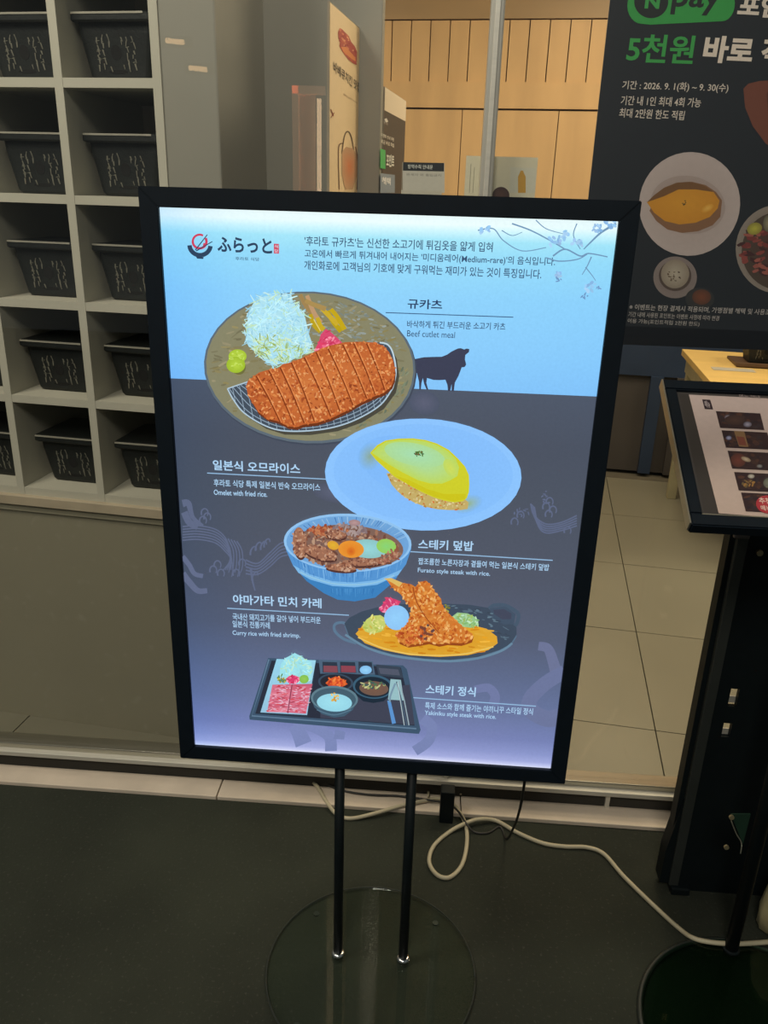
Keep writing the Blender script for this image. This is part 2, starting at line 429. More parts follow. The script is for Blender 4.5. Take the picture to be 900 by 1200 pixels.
def make_grill():
    """small charcoal table grill, origin at the centre of its foot, front towards -y"""
    t = bpy.data.objects.new('tabletop_grill', None); C.objects.link(t); t.empty_display_size = .03; BASE[t.name] = Matrix.Identity(4)
    def ring(hx, hy, z, r=.012, n=4):
        out = []
        for sx, sy, a0 in ((1, 1, 0), (-1, 1, 90), (-1, -1, 180), (1, -1, 270)):
            for i in range(n+1):
                a = math.radians(a0+90*i/n); out.append(Vector((sx*(hx-r)+r*math.cos(a), sy*(hy-r)+r*math.sin(a), z)))
        return out
    def stack(rings, close=True):
        n = len(rings[0]); v = [p for r in rings for p in r]; f = []
        for k in range(len(rings)-1):
            for i in range(n): j = (i+1) % n; f.append((k*n+i, k*n+j, (k+1)*n+j, (k+1)*n+i))
        f.append(tuple(range(n))[::-1]); f.append(tuple(range(len(v)-n, len(v)))); return v, f
    put('body', *stack([ring(.058, .058, 0), ring(.062, .062, .006), ring(.0755, .07, .082), ring(.0765, .071, .100)]), M['ironpan'], t)
    lid = put('top_plate', *stack([ring(.080, .082, .100, .008), ring(.083, .085, .103, .008), ring(.083, .085, .113, .008), ring(.080, .082, .116, .008)]), M['ironpan'], t)
    put('plate_edge', *box(W, -.078, .070, -.0862, -.0845, .1125, .1160), M['rim'], lid, label='pale front edge of the plate')
    # vent hole in the front, slot below
    def front(x, z, off): return Vector((x, -.0615-(z/.1)*.0105-off, z))
    v = []; f = []
    for cx, cz, rx, rz in ((0, .050, .011, .013), (0, .017, .020, .0035)):
        k = len(v); n = 16
        v += [front(cx+rx*math.cos(2*PI*i/n), cz+rz*math.sin(2*PI*i/n), .0004) for i in range(n)] + [front(cx+rx*math.cos(2*PI*i/n), cz+rz*math.sin(2*PI*i/n), -.004) for i in range(n)]
        f += [tuple(range(k, k+n))]+[(k+i, k+(i+1) % n, k+n+(i+1) % n, k+n+i) for i in range(n)]
    put('vent', v, f, M['hole'], t)
    rr = random.Random(3); v = []; f = []
    for x in (-.038, -.026, -.014, .013, .025, .037):
        z = .078+rr.uniform(-.004, .003)
        while z > .024:
            ln = rr.uniform(.005, .012); dx = rr.uniform(-.0030, .0030); wd = rr.uniform(.0008, .0018)
            xx = x+rr.uniform(-.002, .002)
            if not (abs(xx) < .018 and .034 < z < .066):
                k = len(v); v += [front(xx-wd, z, .0009), front(xx+wd, z, .0009), front(xx+dx+wd*.6, z-ln, .0009), front(xx+dx-wd*.6, z-ln, .0009)]
                v += [front(xx-wd, z, .0), front(xx+wd, z, .0), front(xx+dx+wd*.6, z-ln, .0), front(xx+dx-wd*.6, z-ln, .0)]
                f += [(k, k+1, k+2, k+3), (k, k+4, k+5, k+1), (k+1, k+5, k+6, k+2), (k+2, k+6, k+7, k+3), (k+3, k+7, k+4, k)]
            z -= ln*rr.uniform(.7, 1.3)
    # short cross ticks
    for i in range(12):
        x = rr.choice((-.036, -.026, .025, .036)); z = rr.uniform(.03, .075); k = len(v); h = rr.uniform(.002, .005)
        v += [front(x-h, z, .001), front(x+h, z+.001, .001), front(x+h, z+.0022, .001), front(x-h, z+.0012, .001)]; f.append((k, k+1, k+2, k+3))
    put('brush_lettering', v, f, M['brush'], t, label='pale brush calligraphy')
    return t
def copy_tree(o, parent=None):
    c = o.copy(); C.objects.link(c)
    if parent is not None: c.parent = parent
    for ch in list(o.children): copy_tree(ch, c)
    return c
rows = ['lowest shelf row', 'second shelf row from below', 'third shelf row from below', 'fourth shelf row from below', 'fifth shelf row from below']
cols = ['column beside the pier', 'second column from the pier', 'third column from the pier']
first = make_grill(); used = False
def place_grill(p, rz, label, grp):
    global used
    t = copy_tree(first) if used else first; used = True
    t.location = p; t.rotation_euler = (0, 0, rz); tag(t, label, 'grill', grp); return t
for r in range(5):
    for c in range(3):
        if c == 2 and r > 1: continue
        u = U0-(c+.5)*PITCH_U+(-.004 if c == 0 else 0)
        place_grill(T(u+random.uniform(-.003, .006), .125, Z0+r*PITCH_Z+.009 if r else Z0+.0005), AZ+random.uniform(-.03, .03),
                    'dark tabletop grill, %s, %s' % (rows[r], cols[c]), 'grills in the shelf cubbies')

# ================================================================== INSIDE THE SHOP
# hanging cream banner, edge-on to the window
def sheet(name, p0, ex, width, z0, z1, label, cat, th=.004, m='cardback'):
    """a thin upright board with its foot line from p0 along ex"""
    ex = Vector(ex).normalized(); n = ex.cross(Vector((0, 0, 1))).normalized()
    t = thing(name, p0+ex*width/2+Vector((0, 0, z0)), label, cat)
    v = [p0+ex*a+Vector((0, 0, z))-n*d for z in (z0, z1) for a, d in ((0, 0), (width, 0), (width, th), (0, th))]
    put('board', v, [(0, 3, 2, 1), (4, 5, 6, 7), (0, 1, 5, 4), (1, 2, 6, 5), (2, 3, 7, 6), (3, 0, 4, 7)], M[m], t)
    return t, Plane(p0, ex, (0, 0, 1), n)
bt, bpn = sheet('banner', T(.389, .03, 0), V, .245, .062, 1.68, 'tall cream banner with a red burger picture, standing edge on to the window', 'banner')
a = Art(bpn, .0005)
q = [(0, 0.07), (.245, 0.07), (.245, 1.678), (0, 1.678)]
a.raw([Vector(p) for p in q], [rgb(226, 196, 150), rgb(226, 196, 150), rgb(222, 196, 152), rgb(228, 204, 164)], [(0, 1, 2, 3)])
a.build('printed_face', M['ink'], bt)
a = Art(bpn, .001)
burger = [(395.5, 38), (397, 34), (400, 34), (404, 38), (408, 42), (411, 49), (415, 54), (418, 61), (417.5, 70), (417, 76), (413, 74), (408, 70), (401, 61), (397, 54), (398, 49), (396, 45)]
a.poly(burger, (170, 70, 58)); a.scatter(burger, 50, (2, 5), (1, 2.5), [(205, 120, 90), (150, 50, 45), (190, 90, 60), (215, 150, 110)], (30, 60))
a.poly([(399, 55), (405, 55), (411, 62), (416, 68), (416, 72), (410, 68), (402, 61)], (214, 130, 72))
a.build('burger_picture', M['ink'], bt)
a = Art(bpn, .001)
a.text('바베큐치킨 맛집', (390, 84), (421, 109), 13, (45, 38, 34), .012)
a.text('BBQ grill house', (402, 112), (418, 122), 3, (150, 120, 95))
a.build('lettering', M['ink'], bt)
a = Art(bpn, .001)
a.stroke([(397, 222), (396, 185), (397, 170), (402, 168)], 1.2, (110, 78, 52)); a.stroke([(400, 180), (403, 160), (407, 154), (411, 160), (414, 176)], 1.3, (95, 75, 52))
a.fan([(400, 178), (405, 172), (413, 174), (418, 182), (418, 205), (413, 222), (404, 222), (400, 205)], (205, 120, 70), (188, 150, 112))
a.stroke([(418, 222), (419, 190), (416, 172)], 1.1, (120, 70, 50)); a.stroke([(387, 128), (390, 136)], 1.2, (130, 60, 40)); a.stroke([(387, 138), (391, 132)], 1.0, (130, 60, 40))
a.build('basket_picture', M['ink'], bt)

dt, dpn = sheet('promotion_board', T(.440, .302, 0), V, .275, .062, 1.575, 'dark poster board with white top edge and green patch beside the grey pier', 'poster', .004)
a = Art(dpn, .0005)
a.raw([Vector(p) for p in ((0, .07), (.275, .07), (.275, 1.573), (0, 1.573))], [rgb(60, 52, 46)]*4, [(0, 1, 2, 3)])
a.raw([p+Vector((0, 0)) for p in (Vector((0, 1.530)), Vector((.275, 1.530)), Vector((.275, 1.574)), Vector((0, 1.574)))], [rgb(215, 200, 175)]*4, [(3, 2, 1, 0)])
a.v = [v+dpn.n*(.0003 if i >= 4 else 0) for i, v in enumerate(a.v)]
a.build('printed_face', M['ink'], dt)
a = Art(dpn, .0012)
a.stroke([(451, 139), (453, 143)], 3, (210, 205, 195)); a.text('푸드존', (449, 145), (454, 147), 3.5, (200, 195, 185))
a.text('이벤트 안내 쿠폰', (446, 160), (461, 166), 4.5, (225, 220, 205), .01); a.text('지금 바로 적립', (446, 168), (461, 173), 5, (225, 220, 205), .01)
a.poly([(445, 174), (451, 176), (451, 198), (445, 197)], (60, 170, 90)); a.text('포인트', (452, 195), (461, 196), 15, (215, 215, 205), .03)
a.poly([(445, 203), (462, 205), (462, 226), (445, 226)], (120, 135, 150)); a.text('혜택', (447, 216), (457, 217), 9, (225, 225, 225), .02)
a.build('lettering', M['ink'], dt)

# notices taped inside the glass
gp = Plane((0, .507, 0), (1, 0, 0), (0, 0, 1), (0, -1, 0))
def glass_sheet(name, x0, x1, z0, z1, label, cat, y=.507):
    t = thing(name, (x0/2+x1/2, y, z0), label, cat)
    put('paper', *box(W, x0, x1, y, y+.002, z0, z1), M['cardback'], t); return t
n1 = glass_sheet('notice', -.005, .070, 1.25, 1.417, 'white paper notice with a black heading, taped to the glass beside the dark poster board', 'notice')
a = Art(gp, .0004); a.poly([(472, 190), (521, 191), (521, 226), (472, 226)], (200, 195, 180)); a.poly([(472.3, 190), (520.5, 191), (520.3, 201), (472.2, 200)], (32, 36, 40))
a.raw([Vector((-.005, 1.25)), Vector((.070, 1.25)), Vector((.070, 1.37)), Vector((-.005, 1.37))], [rgb(196, 190, 172)]*4, [(0, 1, 2, 3)])
a.text('방역수칙 안내문', (478, 197.5), (507, 198.5), 5, (225, 225, 215), .01)
a.text('관계자 외 출입금지', (476, 206), (517, 207), 3, (120, 118, 110)); a.build('printed_face', M['ink'], n1)
n2 = glass_sheet('notice', .112, .243, 1.22, 1.432, 'pale poster with an amber bottle, taped to the glass behind the grey post', 'notice', .523)
g2 = Plane((0, .523, 0), (1, 0, 0), (0, 0, 1), (0, -1, 0))
a = Art(g2, .0004); a.raw([Vector((.112, 1.22)), Vector((.243, 1.22)), Vector((.243, 1.432)), Vector((.112, 1.432))], [rgb(212, 206, 180)]*4, [(0, 1, 2, 3)])
a.poly([(607, 207), (609, 203), (610, 200), (613, 200), (614, 203), (616, 207), (616, 226), (607, 226)], (196, 150, 60))
a.fan(ell(587, 229, 10, 10), (92, 62, 54), (70, 48, 46)); a.stroke([(552, 192), (550, 226)], .8, (150, 145, 125), sm=False); a.stroke([(556, 196), (554, 226)], .8, (150, 145, 125), sm=False)
a.poly([(598, 196), (628, 197), (627, 226), (597, 226)], (206, 204, 186)); a.poly([(607, 207), (609, 203), (610, 200), (613, 200), (614, 203), (616, 207), (616, 226), (607, 226)], (196, 150, 60))
a.build('printed_face', M['ink'], n2)

# dark cabinet row below the boards, seen under the big poster
cb = thing('service_counter', T(1.3, 2.55, .06), 'dark counter with blue edges standing against the wooden wall', 'counter', AZ)
pbox('counter_body', T, 1.05, 2.6, 2.62, 2.70, .06, .56, M['darkcab'], cb)
pbox('counter_top', T, 1.03, 2.6, 2.60, 2.70, .56, 1.28, M['bluecab'], cb)
pbox('blue_upright', T, 1.375, 1.435, 2.585, 2.62, .06, .56, M['bluecab'], cb)
pbox('blue_upright', T, 1.50, 2.6, 2.59, 2.62, .06, .56, M['darkcab'], cb)
# table with a grill on a tray
tb = thing('dining_table', T(1.85, 2.0, .06), 'pale yellow wooden dining table behind the menu board', 'table', AZ)
pbox('tabletop', T, 1.448, 2.25, 1.50, 2.28, .725, .752, M['tablewood'], tb, .002)
pbox('apron', T, 1.47, 2.23, 1.53, 2.26, .655, .725, M['tableside'], tb)
for u, v in ((1.62, 1.60), (1.475, 2.215), (2.19, 1.60), (2.19, 2.215)):
    pbox('leg', T, u, u+.04, v, v+.04, .0605, .655, M['tableside'], tb, .002)
tr = thing('grill_tray', T(1.715, 1.99, .752), 'brown wooden tray under the grill on the pale table', 'tray', AZ)
pbox('tray_base', T, 1.605, 1.825, 1.90, 2.10, .7525, .764, M['darkwood'], tr, .002)
pbox('tray_rim', T, 1.60, 1.83, 1.892, 1.902, .756, .772, M['darkwood'], tr, .002)
place_grill(T(1.72, 2.0, .7645), AZ, 'dark tabletop grill on a wooden tray on the pale table', None)
pp = put('paper_slip', *box(T, 1.50, 1.66, 1.80, 1.865, .7525, .7535), M['alu_light']); tag(pp, 'small pale paper slip on the table in front of the grill tray', 'paper')

# ================================================================== BIG POSTER ON THE GLASS (right)
np_ = thing('promotion_poster', (.65, .507, 1.1), 'large dark promotion poster with a green oval and plates of food, stuck inside the glass', 'poster')
put('sheet', *box(W, .339, 1.02, .507, .509, 1.102, 2.05), M['cardback'], np_)
a = Art(gp, .0004)
a.raw([Vector(p) for p in ((.339, 1.102), (1.02, 1.102), (1.02, 2.05), (.339, 2.05))], [rgb(22, 28, 37)]*4, [(0, 1, 2, 3)])
a.build('printed_ground', M['ink'], np_)
a = Art(gp, .0008)
pill = [(748, -16), (846, -17)] + ell(846, 4, 15, 21, 0, 12, -90, 90) + [(762, 29)] + ell(752, 7, 17, 21, 0, 12, 90, 270)
a.poly(pill, (52, 160, 74)); a.fan(ell(763, 2, 20, 19.5), (24, 32, 32), (24, 32, 32))
a.text('N', (755, 10), (772, 10.5), 17, (60, 165, 80), .04); a.text('pay', (785, 17), (842, 19), 30, (24, 32, 32), .02)
a.build('green_badge', M['ink'], np_, 'green rounded badge')
a = Art(gp, .0008)
a.text('포인트', (863, 19), (940, 23), 26, (232, 218, 205), .035)
a.text('5천원', (733, 72.5), (811, 75), 33, (58, 165, 78), .02); a.text('바로 적립', (822, 73), (946, 79), 32, (235, 220, 205), .035)
a.text('기간 : 2026. 9. 1(화) ~ 9. 30(수)', (728.5, 106), (852.5, 109.5), 11.5, (225, 212, 200), .012)
a.text('기간 내 1인 최대 4회 가능', (727, 123), (820.5, 126), 11, (225, 212, 200), .012)
a.text('최대 2만원 한도 적립', (725, 137.5), (801, 141), 11, (225, 212, 200), .012)
a.text('※ 이벤트는 현장 결제시 적용되며, 가맹점별 혜택 및 사용조건은 다를 수 있습니다', (737, 363), (965, 372), 7, (190, 182, 178), .008)
a.text('기간 내에 사용된 포인트는 이벤트 사정에 따라 변경', (736, 371), (842, 376), 6, (180, 172, 168), .008)
a.text('이용 가능(포인트적립 2천원 한도)', (735, 379), (819, 383), 6, (180, 172, 168), .008)
a.build('lettering', M['ink'], np_, 'white and green lettering')
a = Art(gp, .0008)
pts = ell(808, 239, 59, 61, 20)
a.fan(pts, (178, 160, 156), (196, 180, 176)); a.fan(ell(806, 240, 44, 34, 10), (158, 138, 130), (176, 158, 152))
om = [(758, 237), (766, 229), (778, 220), (793, 214), (808, 213), (824, 217), (836, 225), (843, 235), (841, 244), (832, 254), (815, 261), (796, 263), (779, 259), (766, 249)]
a.poly([(p[0]+3, p[1]+(10 if p[1] > 236 else 0)) for p in om], (140, 100, 70))
a.fan(om, (224, 158, 44), (214, 146, 36)); a.poly([(758, 237), (766, 229), (778, 220), (793, 214), (808, 213), (824, 217), (836, 225), (815, 222), (795, 222), (778, 230)], (122, 84, 46))
a.fan(ell(829, 244, 8, 4, -30), (240, 190, 90), (224, 158, 44)); a.scatter(ell(801, 237, 2.5, 4), 6, (1, 2), (1, 2), [(70, 60, 20)])
a.build('omelet_plate_picture', M['ink'], np_)
a = Art(gp, .0008)
a.fan(ell(791, 325, 25.5, 24.5), (120, 104, 100), (142, 128, 124)); a.fan(ell(791, 323, 19, 18), (96, 80, 72), (84, 68, 60))
a.fan(ell(791, 321, 16.5, 17, 20), (190, 178, 160), (150, 136, 120)); a.scatter(ell(790, 323, 8, 7), 18, (1, 3), (1, 2), [(80, 60, 45), (100, 80, 60)])
a.fan(ell(820, 350, 17, 13, 0), (60, 52, 48), (46, 46, 48)); a.fan(ell(822, 348, 11, 9), (128, 70, 40), (90, 54, 38))
a.build('side_bowl_picture', M['ink'], np_)
a = Art(gp, .0008)
a.fan(ell(912, 292, 50, 52, 0), (96, 60, 54), (150, 138, 128)); me_ = ell(914, 294, 45, 46, 0); a.fan(me_, (84, 44, 42), (80, 66, 54))
a.scatter([(868, 285), (880, 270), (930, 262), (930, 330), (885, 325), (870, 305)], 90, (6, 14), (3, 6), [(150, 70, 62), (128, 52, 50), (70, 34, 34), (168, 92, 80)], (-30, 30))
a.fan(ell(884, 268, 9, 7, -20), (196, 190, 70), (150, 140, 60)); a.fan(ell(900, 262, 6, 10), (160, 150, 120), (100, 96, 80))
a.build('meat_bowl_picture', M['ink'], np_)
a = Art(gp, .0008)
wood_bowl = [(871, 104), (877, 98), (890, 95), (960, 92), (960, 190), (915, 182), (897, 168), (882, 148), (873, 126)]
a.poly(wood_bowl, (120, 66, 48)); a.fan([(898, 110), (905, 98), (960, 92), (960, 180), (915, 160), (900, 135)], (70, 38, 28), (96, 52, 38))
a.build('wooden_dish_picture', M['ink'], np_)

# ================================================================== LIGHT BOX SIGN
ZB = .455; SW, SH, BD = .65, .9075, .0254
sg = thing('light_box_sign', (.0115, .0, 0), 'black framed illuminated menu sign on two poles and a round glass base', 'sign')
fr = thing('frame', (0, 0, ZB), None, None); fr.parent = sg; fr.location = (-.0115, 0, ZB); fr.matrix_parent_inverse = Matrix.Identity(4); BASE[fr.name] = Matrix.Translation((0, 0, ZB))
def rail(pts, name='frame_rail'):
    v = [W(x, y, z+ZB) for y in (0.0, .042) for x, z in pts]; n = len(pts)
    o = put(name, v, [tuple(range(n)), tuple(range(n, 2*n))[::-1]]+[(i, (i+1) % n, n+(i+1) % n, n+i) for i in range(n)], M['frame'], fr)
    bm = bmesh.new(); bm.from_mesh(o.data); bmesh.ops.bevel(bm, geom=list(bm.edges), offset=.0012, segments=2, affect='EDGES'); bm.to_mesh(o.data); bm.free()
hw = SW/2; iw = hw-BD
rail([(-hw, 0), (hw, 0), (iw, BD), (-iw, BD)]); rail([(-hw, SH), (-iw, SH-BD), (iw, SH-BD), (hw, SH)])
rail([(-hw, 0), (-iw, BD), (-iw, SH-BD), (-hw, SH)]); rail([(hw, 0), (hw, SH), (iw, SH-BD), (iw, BD)])
pbox('back_cover', W, -hw+.004, hw-.004, .034, .044, ZB+.004, ZB+SH-.004, M['black'], sg)
# poles, collars, glass base
for x in (-.0535, .0705):
    p = put('pole', *lathe((x, .02), [(.0088, .0165), (.0088, ZB+.003)], 24), M['black'], sg, True)
    put('collar', *lathe((x, .02), [(.0125, .0085), (.0125, .0135), (.0105, .0165), (.0088, .0168)], 24), M['steel'], sg, True, label='bright chrome collar')
put('base_disc', *lathe((.0115, -.004), [(.193, .002), (.1945, .0035), (.1945, .0075), (.193, .009)], 96), M['disc'], sg, False, label='round tinted glass plate')
put('polished_edge', *tube([Vector((.0115+.1948*math.cos(2*PI*i/96), -.004+.1948*math.sin(2*PI*i/96), .0055)) for i in range(97)], .0016, 8), M['rubber'], sg, True, 'thin dark rim of the glass plate')
for i in range(4):
    t = PI/4+i*PI/2; put('foot_pad', *lathe((.0115+.17*math.cos(t), -.004+.17*math.sin(t)), [(.006, 0), (.006, .002)], 12), M['rubber'], sg)

# ---- the lit screen and what is printed on it
SP = Plane((0, .007, ZB), (1, 0, 0), (0, 0, 1), (0, -1, 0))
scr = put('screen', *box(W, -iw-.004, iw+.004, .0072, .034, ZB+BD-.004, ZB+SH-BD+.004), M['black'], sg)
A_ = Art(SP, .0)
rowsL = [(0, (228, 248, 252)), (.012, (230, 252, 255)), (.022, (200, 244, 255)), (.035, (160, 228, 250)), (.06, (146, 218, 250)), (.12, (138, 208, 252)), (.20, (134, 202, 252)), (.312, (128, 194, 250))]  # near-white top rows hold the backlight's edge glow in the print colour
HB = SH-2*BD
def zf(t): return SH-BD-t*HB
nx = 12; base = []
def field(rows_, zs):
    A_.step(); pts = []; cl = []; fc = []
    for (t, c), z in zip(rows_, zs):
        for i in range(nx+1):
            f = i/nx; e = 1-.10*max(0, 1-f*5) if t > .012 else 1-.12*max(0, 1-f*8)
            r, g_, b = c; r = r*e*(1+.03*math.sin(f*3)); g_ = g_*(e*.5+.5)*(1+.012*math.sin(f*3))
            pts.append(Vector((-iw+2*iw*f, z))); cl.append(rgb(min(255, r), min(255, g_), min(255, b)))
    for j in range(len(rows_)-1):
        for i in range(nx): k = j*(nx+1)+i; fc.append((k, k+1, k+nx+2, k+nx+1))
    A_.raw(pts, cl, fc)
zbnd = SP.at(450, 454)[1]
tb_ = (SH-BD-zbnd)/HB
rowsL[-1] = (tb_, rowsL[-1][1])
field(rowsL, [zf(t) for t, _ in rowsL])
rowsD = [(tb_, (76, 86, 104)), (.36, (73, 81, 97)), (.45, (75, 83, 98)), (.60, (79, 86, 103)), (.72, (84, 93, 116)), (.80, (92, 105, 138)), (.88, (103, 117, 158)), (.94, (118, 130, 182)), (.97, (138, 150, 204)), (.988, (160, 170, 222)), (.995, (190, 198, 240)), (1.0, (215, 222, 250))]  # last rows brighten: bottom edge glow of the backlight, put into the colour
field(rowsD, [zf(t) for t, _ in rowsD])
A_.build('printed_ground', M['lit'], scr)
def art(): return Art(SP, .0003)
# cherry branches, top right
a = art(); br = (112, 150, 186)
for pts, w0, w1 in [([(560, 270), (578, 268), (590, 282), (612, 294), (640, 290)], 1.5, 1), ([(588, 270), (600, 276), (612, 272)], 1.2, .7), ([(648, 300), (662, 292), (680, 300), (690, 297), (712, 301)], 2, 1.4),
                    ([(640, 302), (655, 306), (676, 304), (688, 298)], 1.6, 1.2), ([(693, 301), (688, 312), (682, 322)], 1.5, .8), ([(686, 313), (694, 323), (698, 329)], 1.3, .7), ([(722, 262), (705, 272), (692, 284), (684, 292)], 3, 1.2),
                    ([(600, 262), (622, 270), (645, 282), (662, 292)], 1.8, 1.4), ([(628, 258), (640, 268), (660, 274)], 1.3, .8), ([(676, 262), (672, 276), (680, 292)], 1.3, 1)]:
    a.stroke(pts, w0, br, w1)
for cx, cy, r in [(568, 270, 7), (648, 282, 9), (660, 275, 7), (690, 336, 8), (700, 268, 6), (676, 285, 6), (655, 322, 4), (715, 262, 6)]:
    a.scatter(ell(cx, cy, r, r*.8), 9, (4, 7), (2.5, 4.5), [(150, 200, 240), (158, 196, 236), (136, 182, 228), (166, 206, 240)])
a.scatter(ell(655, 327, 3, 4), 5, (2, 5), (1, 2), [(110, 150, 196)]); a.scatter(ell(684, 346, 5, 3), 6, (2, 5), (1, 2), [(110, 150, 196)]); a.scatter(ell(703, 337, 4, 2), 5, (2, 5), (1, 2), [(112, 150, 196)])
a.build('branch_pattern', M['lit'], scr, 'faint blossom branches')
# faint waves and brush letters
a = art(); wv = (94, 104, 132); wd = (98, 108, 138)
for i in range(6):
    o = i*3.2
    a.stroke([(214, 617+o), (232, 616+o), (252, 620+o), (264, 630+o), (270, 646+o*.6), (273-o*.7, 668)], 1.7, wv, 1.2)
for i in range(5):
    a.stroke([(264+i*3.4, 630+i), (270+i*3.4, 645), (270+i*3.6, 662), (268+i*3.5, 671+(i % 2)*5)], 1.6, wv, 1)
a.stroke([(214, 590), (221, 590), (226, 606), (238, 616)], 9, wv, 3); a.stroke([(216, 600), (222, 612), (232, 617)], 8, wv)
for x, y in ((238, 610), (243, 606), (240, 601), (255, 662), (259, 672), (277, 672), (284, 660), (250, 668)):
    a.stroke(ell(x, y, 4, 5, 0, 10, 150, 400), 1.9, wv, 1.3)
a.stroke([(214, 652), (222, 662), (228, 672), (238, 675)], 6, wd, 5); a.stroke([(214, 672), (222, 682), (232, 692), (243, 692)], 8, wd, 6)
for i in range(5):
    a.stroke([(288, 656+i*4), (302, 660+i*3.2), (316, 648+i*4), (328, 637+i*4), (338, 634+i*4)], 1.8, wv, 1.4)
for x, y in ((297, 646), (303, 641), (309, 640), (299, 676), (313, 637)): a.stroke(ell(x, y, 3, 6, 20, 10, 120, 330), 2.2, wv, 1.4)
a.stroke([(294, 665), (296, 680), (299, 692)], 3, wv, 1.5)
a.build('wave_pattern', M['lit'], scr, 'faint grey wave pattern'); a = art()
for i in range(5):
    a.stroke([(622+i, 590+i*1), (626+i*1.2, 604+i*3), (640, 614+i*2.6), (658, 612+i*2.4), (676, 604+i*3)], 2.0, wv, 1.6)
for x, y in ((643, 603), (648, 598), (640, 594), (644, 588), (603, 612), (610, 604), (665, 622)): a.stroke(ell(x, y, 4, 5, 0, 10, 150, 400), 2, wv, 1.3)
a.scatter(ell(611, 600, 9, 10), 10, (2, 5), (1, 2), [wv]); a.scatter(ell(641, 583, 6, 9), 10, (2, 4), (1, 2), [wv])
a.build('wave_pattern', M['lit'], scr, 'faint grey wave pattern'); a = art()
a.fan(ell(497, 472, 18, 14, 10), (92, 96, 118), (76, 84, 104)); a.fan(ell(408, 540, 22, 12, -40), (94, 98, 120), (78, 84, 102)); a.fan(ell(392, 578, 26, 11, 10), (92, 98, 120), (78, 84, 102))
a.build('steam_pattern', M['lit'], scr, 'faint steam wisps')
a = art(); bc = (120, 132, 178)
a.stroke([(631, 757), (642, 760), (648, 775), (652, 790)], 10, (108, 116, 150), 14); a.stroke([(662, 787), (640, 800), (622, 818), (622, 832), (640, 842), (655, 840)], 16, (108, 118, 156), 20)
a.stroke([(556, 808), (572, 806), (580, 815), (578, 826)], 9, (112, 122, 164), 12); a.stroke([(495, 842), (506, 852), (502, 868), (486, 880)], 13, bc, 12)
a.stroke([(356, 872), (350, 858), (344, 850)], 20, (124, 136, 184), 14); a.stroke([(344, 850), (362, 850), (385, 862), (388, 880)], 12, (124, 136, 184), 14); a.stroke([(392, 860), (404, 862)], 12, bc, 9)
a.build('brush_letter_pattern', M['lit'], scr, 'large faint brush letters')
# logo
a = art(); navy = (38, 62, 92)
a.stroke(ell(234, 283, 8, 8, 0, 24, -30, 300), 3.0, (206, 60, 92), 2.4); a.stroke([(240, 285), (238, 290), (232, 291)], 3, (206, 60, 92), 2)
a.stroke(ell(234.5, 287, 12.3, 12, 2, 20, 4, 176), 5.2, navy)
a.poly([(230, 301), (239, 301.5), (238, 303.5), (231, 303)], navy); a.stroke([(229, 293), (243, 275)], 1.3, navy, 1); a.stroke([(230, 294), (249, 283)], 1.3, navy, 1)
a.text('ふらっと', (255, 295), (319, 297.5), 18, navy, .03)
a.poly([(321, 285.5), (327, 285.8), (327, 297.3), (321, 297)], (206, 74, 100)); a.text('식', (322, 290.6), (326, 290.8), 4, (225, 235, 250)); a.text('당', (322, 296), (326, 296.2), 4, (225, 235, 250))
a.text('후라토 식당', (276, 305), (304, 306), 4.2, (70, 100, 130), .008)
a.build('logo', M['lit'], scr, 'bowl emblem with brush lettering')
# headings
a = art(); ink = (56, 82, 116)
a.text("'후라토 규카츠'는 신선한 소고기에 튀김옷을 얇게 입혀", (357, 288), (577, 295.5), 11.5, ink, .012)
a.text("고온에서 빠르게 튀겨내어 내어지는 '미디움레어(Medium-rare)'의 음식입니다.", (357, 303), (650, 313), 11, ink, .010)
a.text('개인화로에 고객님의 기호에 맞게 구워먹는 재미가 있는 것이 특징입니다.', (356.5, 316), (634, 327), 11, ink, .010)
a.build('intro_text', M['lit'], scr, 'dark blue introduction')
a = art(); a.text('규카츠', (477.5, 361.5), (518, 363), 11.5, (40, 62, 98), .02)
a.stroke([(452, 366.3), (601.5, 371.7)], 1.0, (50, 80, 120), sm=False)
a.text('바삭하게 튀긴 부드러운 소고기 카츠', (477, 384), (592, 387), 8.6, (52, 76, 110), .006); a.text('Beef cutlet meal', (477, 394.2), (533, 396.2), 7.4, (52, 76, 110))
a.build('caption', M['lit'], scr, 'dark blue caption beside the cutlet plate')
wh = (176, 214, 246)
def caption(name, label, title, ln, subs, eng):
    """dish caption: title over a rule, then one or two lines and the English line"""
    a = art(); a.off = .0014; a.text(*title, wh, .02); a.stroke(list(ln), 1.1, (150, 190, 226), sm=False)
    for t in subs: a.text(*t, wh, .012)
    a.text(*eng, wh, .006); a.build('caption', M['lit'], scr, label)
caption('caption', 'pale caption beside the omelet plate', ('일본식 오므라이스', (250, 550.5), (352, 555.5), 12), ((243, 554), (383, 561.2)),
        [('후라토 식당 특제 일본식 반숙 오므라이스', (251, 569.5), (375.5, 575), 8.4)], ('Omelet with fried rice.', (251, 579.5), (313.5, 582), 6.2))
caption('caption', 'pale caption beside the blue bowl', ('스테키 덮밥', (490, 643), (554.5, 645.5), 11.5), ((481, 646), (647.5, 656.2)),
        [('짭조름한 노른자장과 곁들여 먹는 일본식 스테키 덮밥', (490, 661), (643, 668.5), 7.8)], ('Furato style steak with rice.', (489.5, 671.5), (574, 676), 6.6))
caption('caption', 'pale caption beside the curry dish', ('야마가타 민치 카레', (273.5, 707.5), (377, 712.5), 11.5), ((266.5, 712.3), (409, 720.5)),
        [('국내산 돼지고기를 갈아 넣어 부드러운', (273, 726), (376, 730.5), 8), ('일본식 전통카레', (273, 734.5), (316.5, 736.5), 7.8)], ('Curry rice with fried shrimp.', (273, 745), (352, 748.5), 6.8))
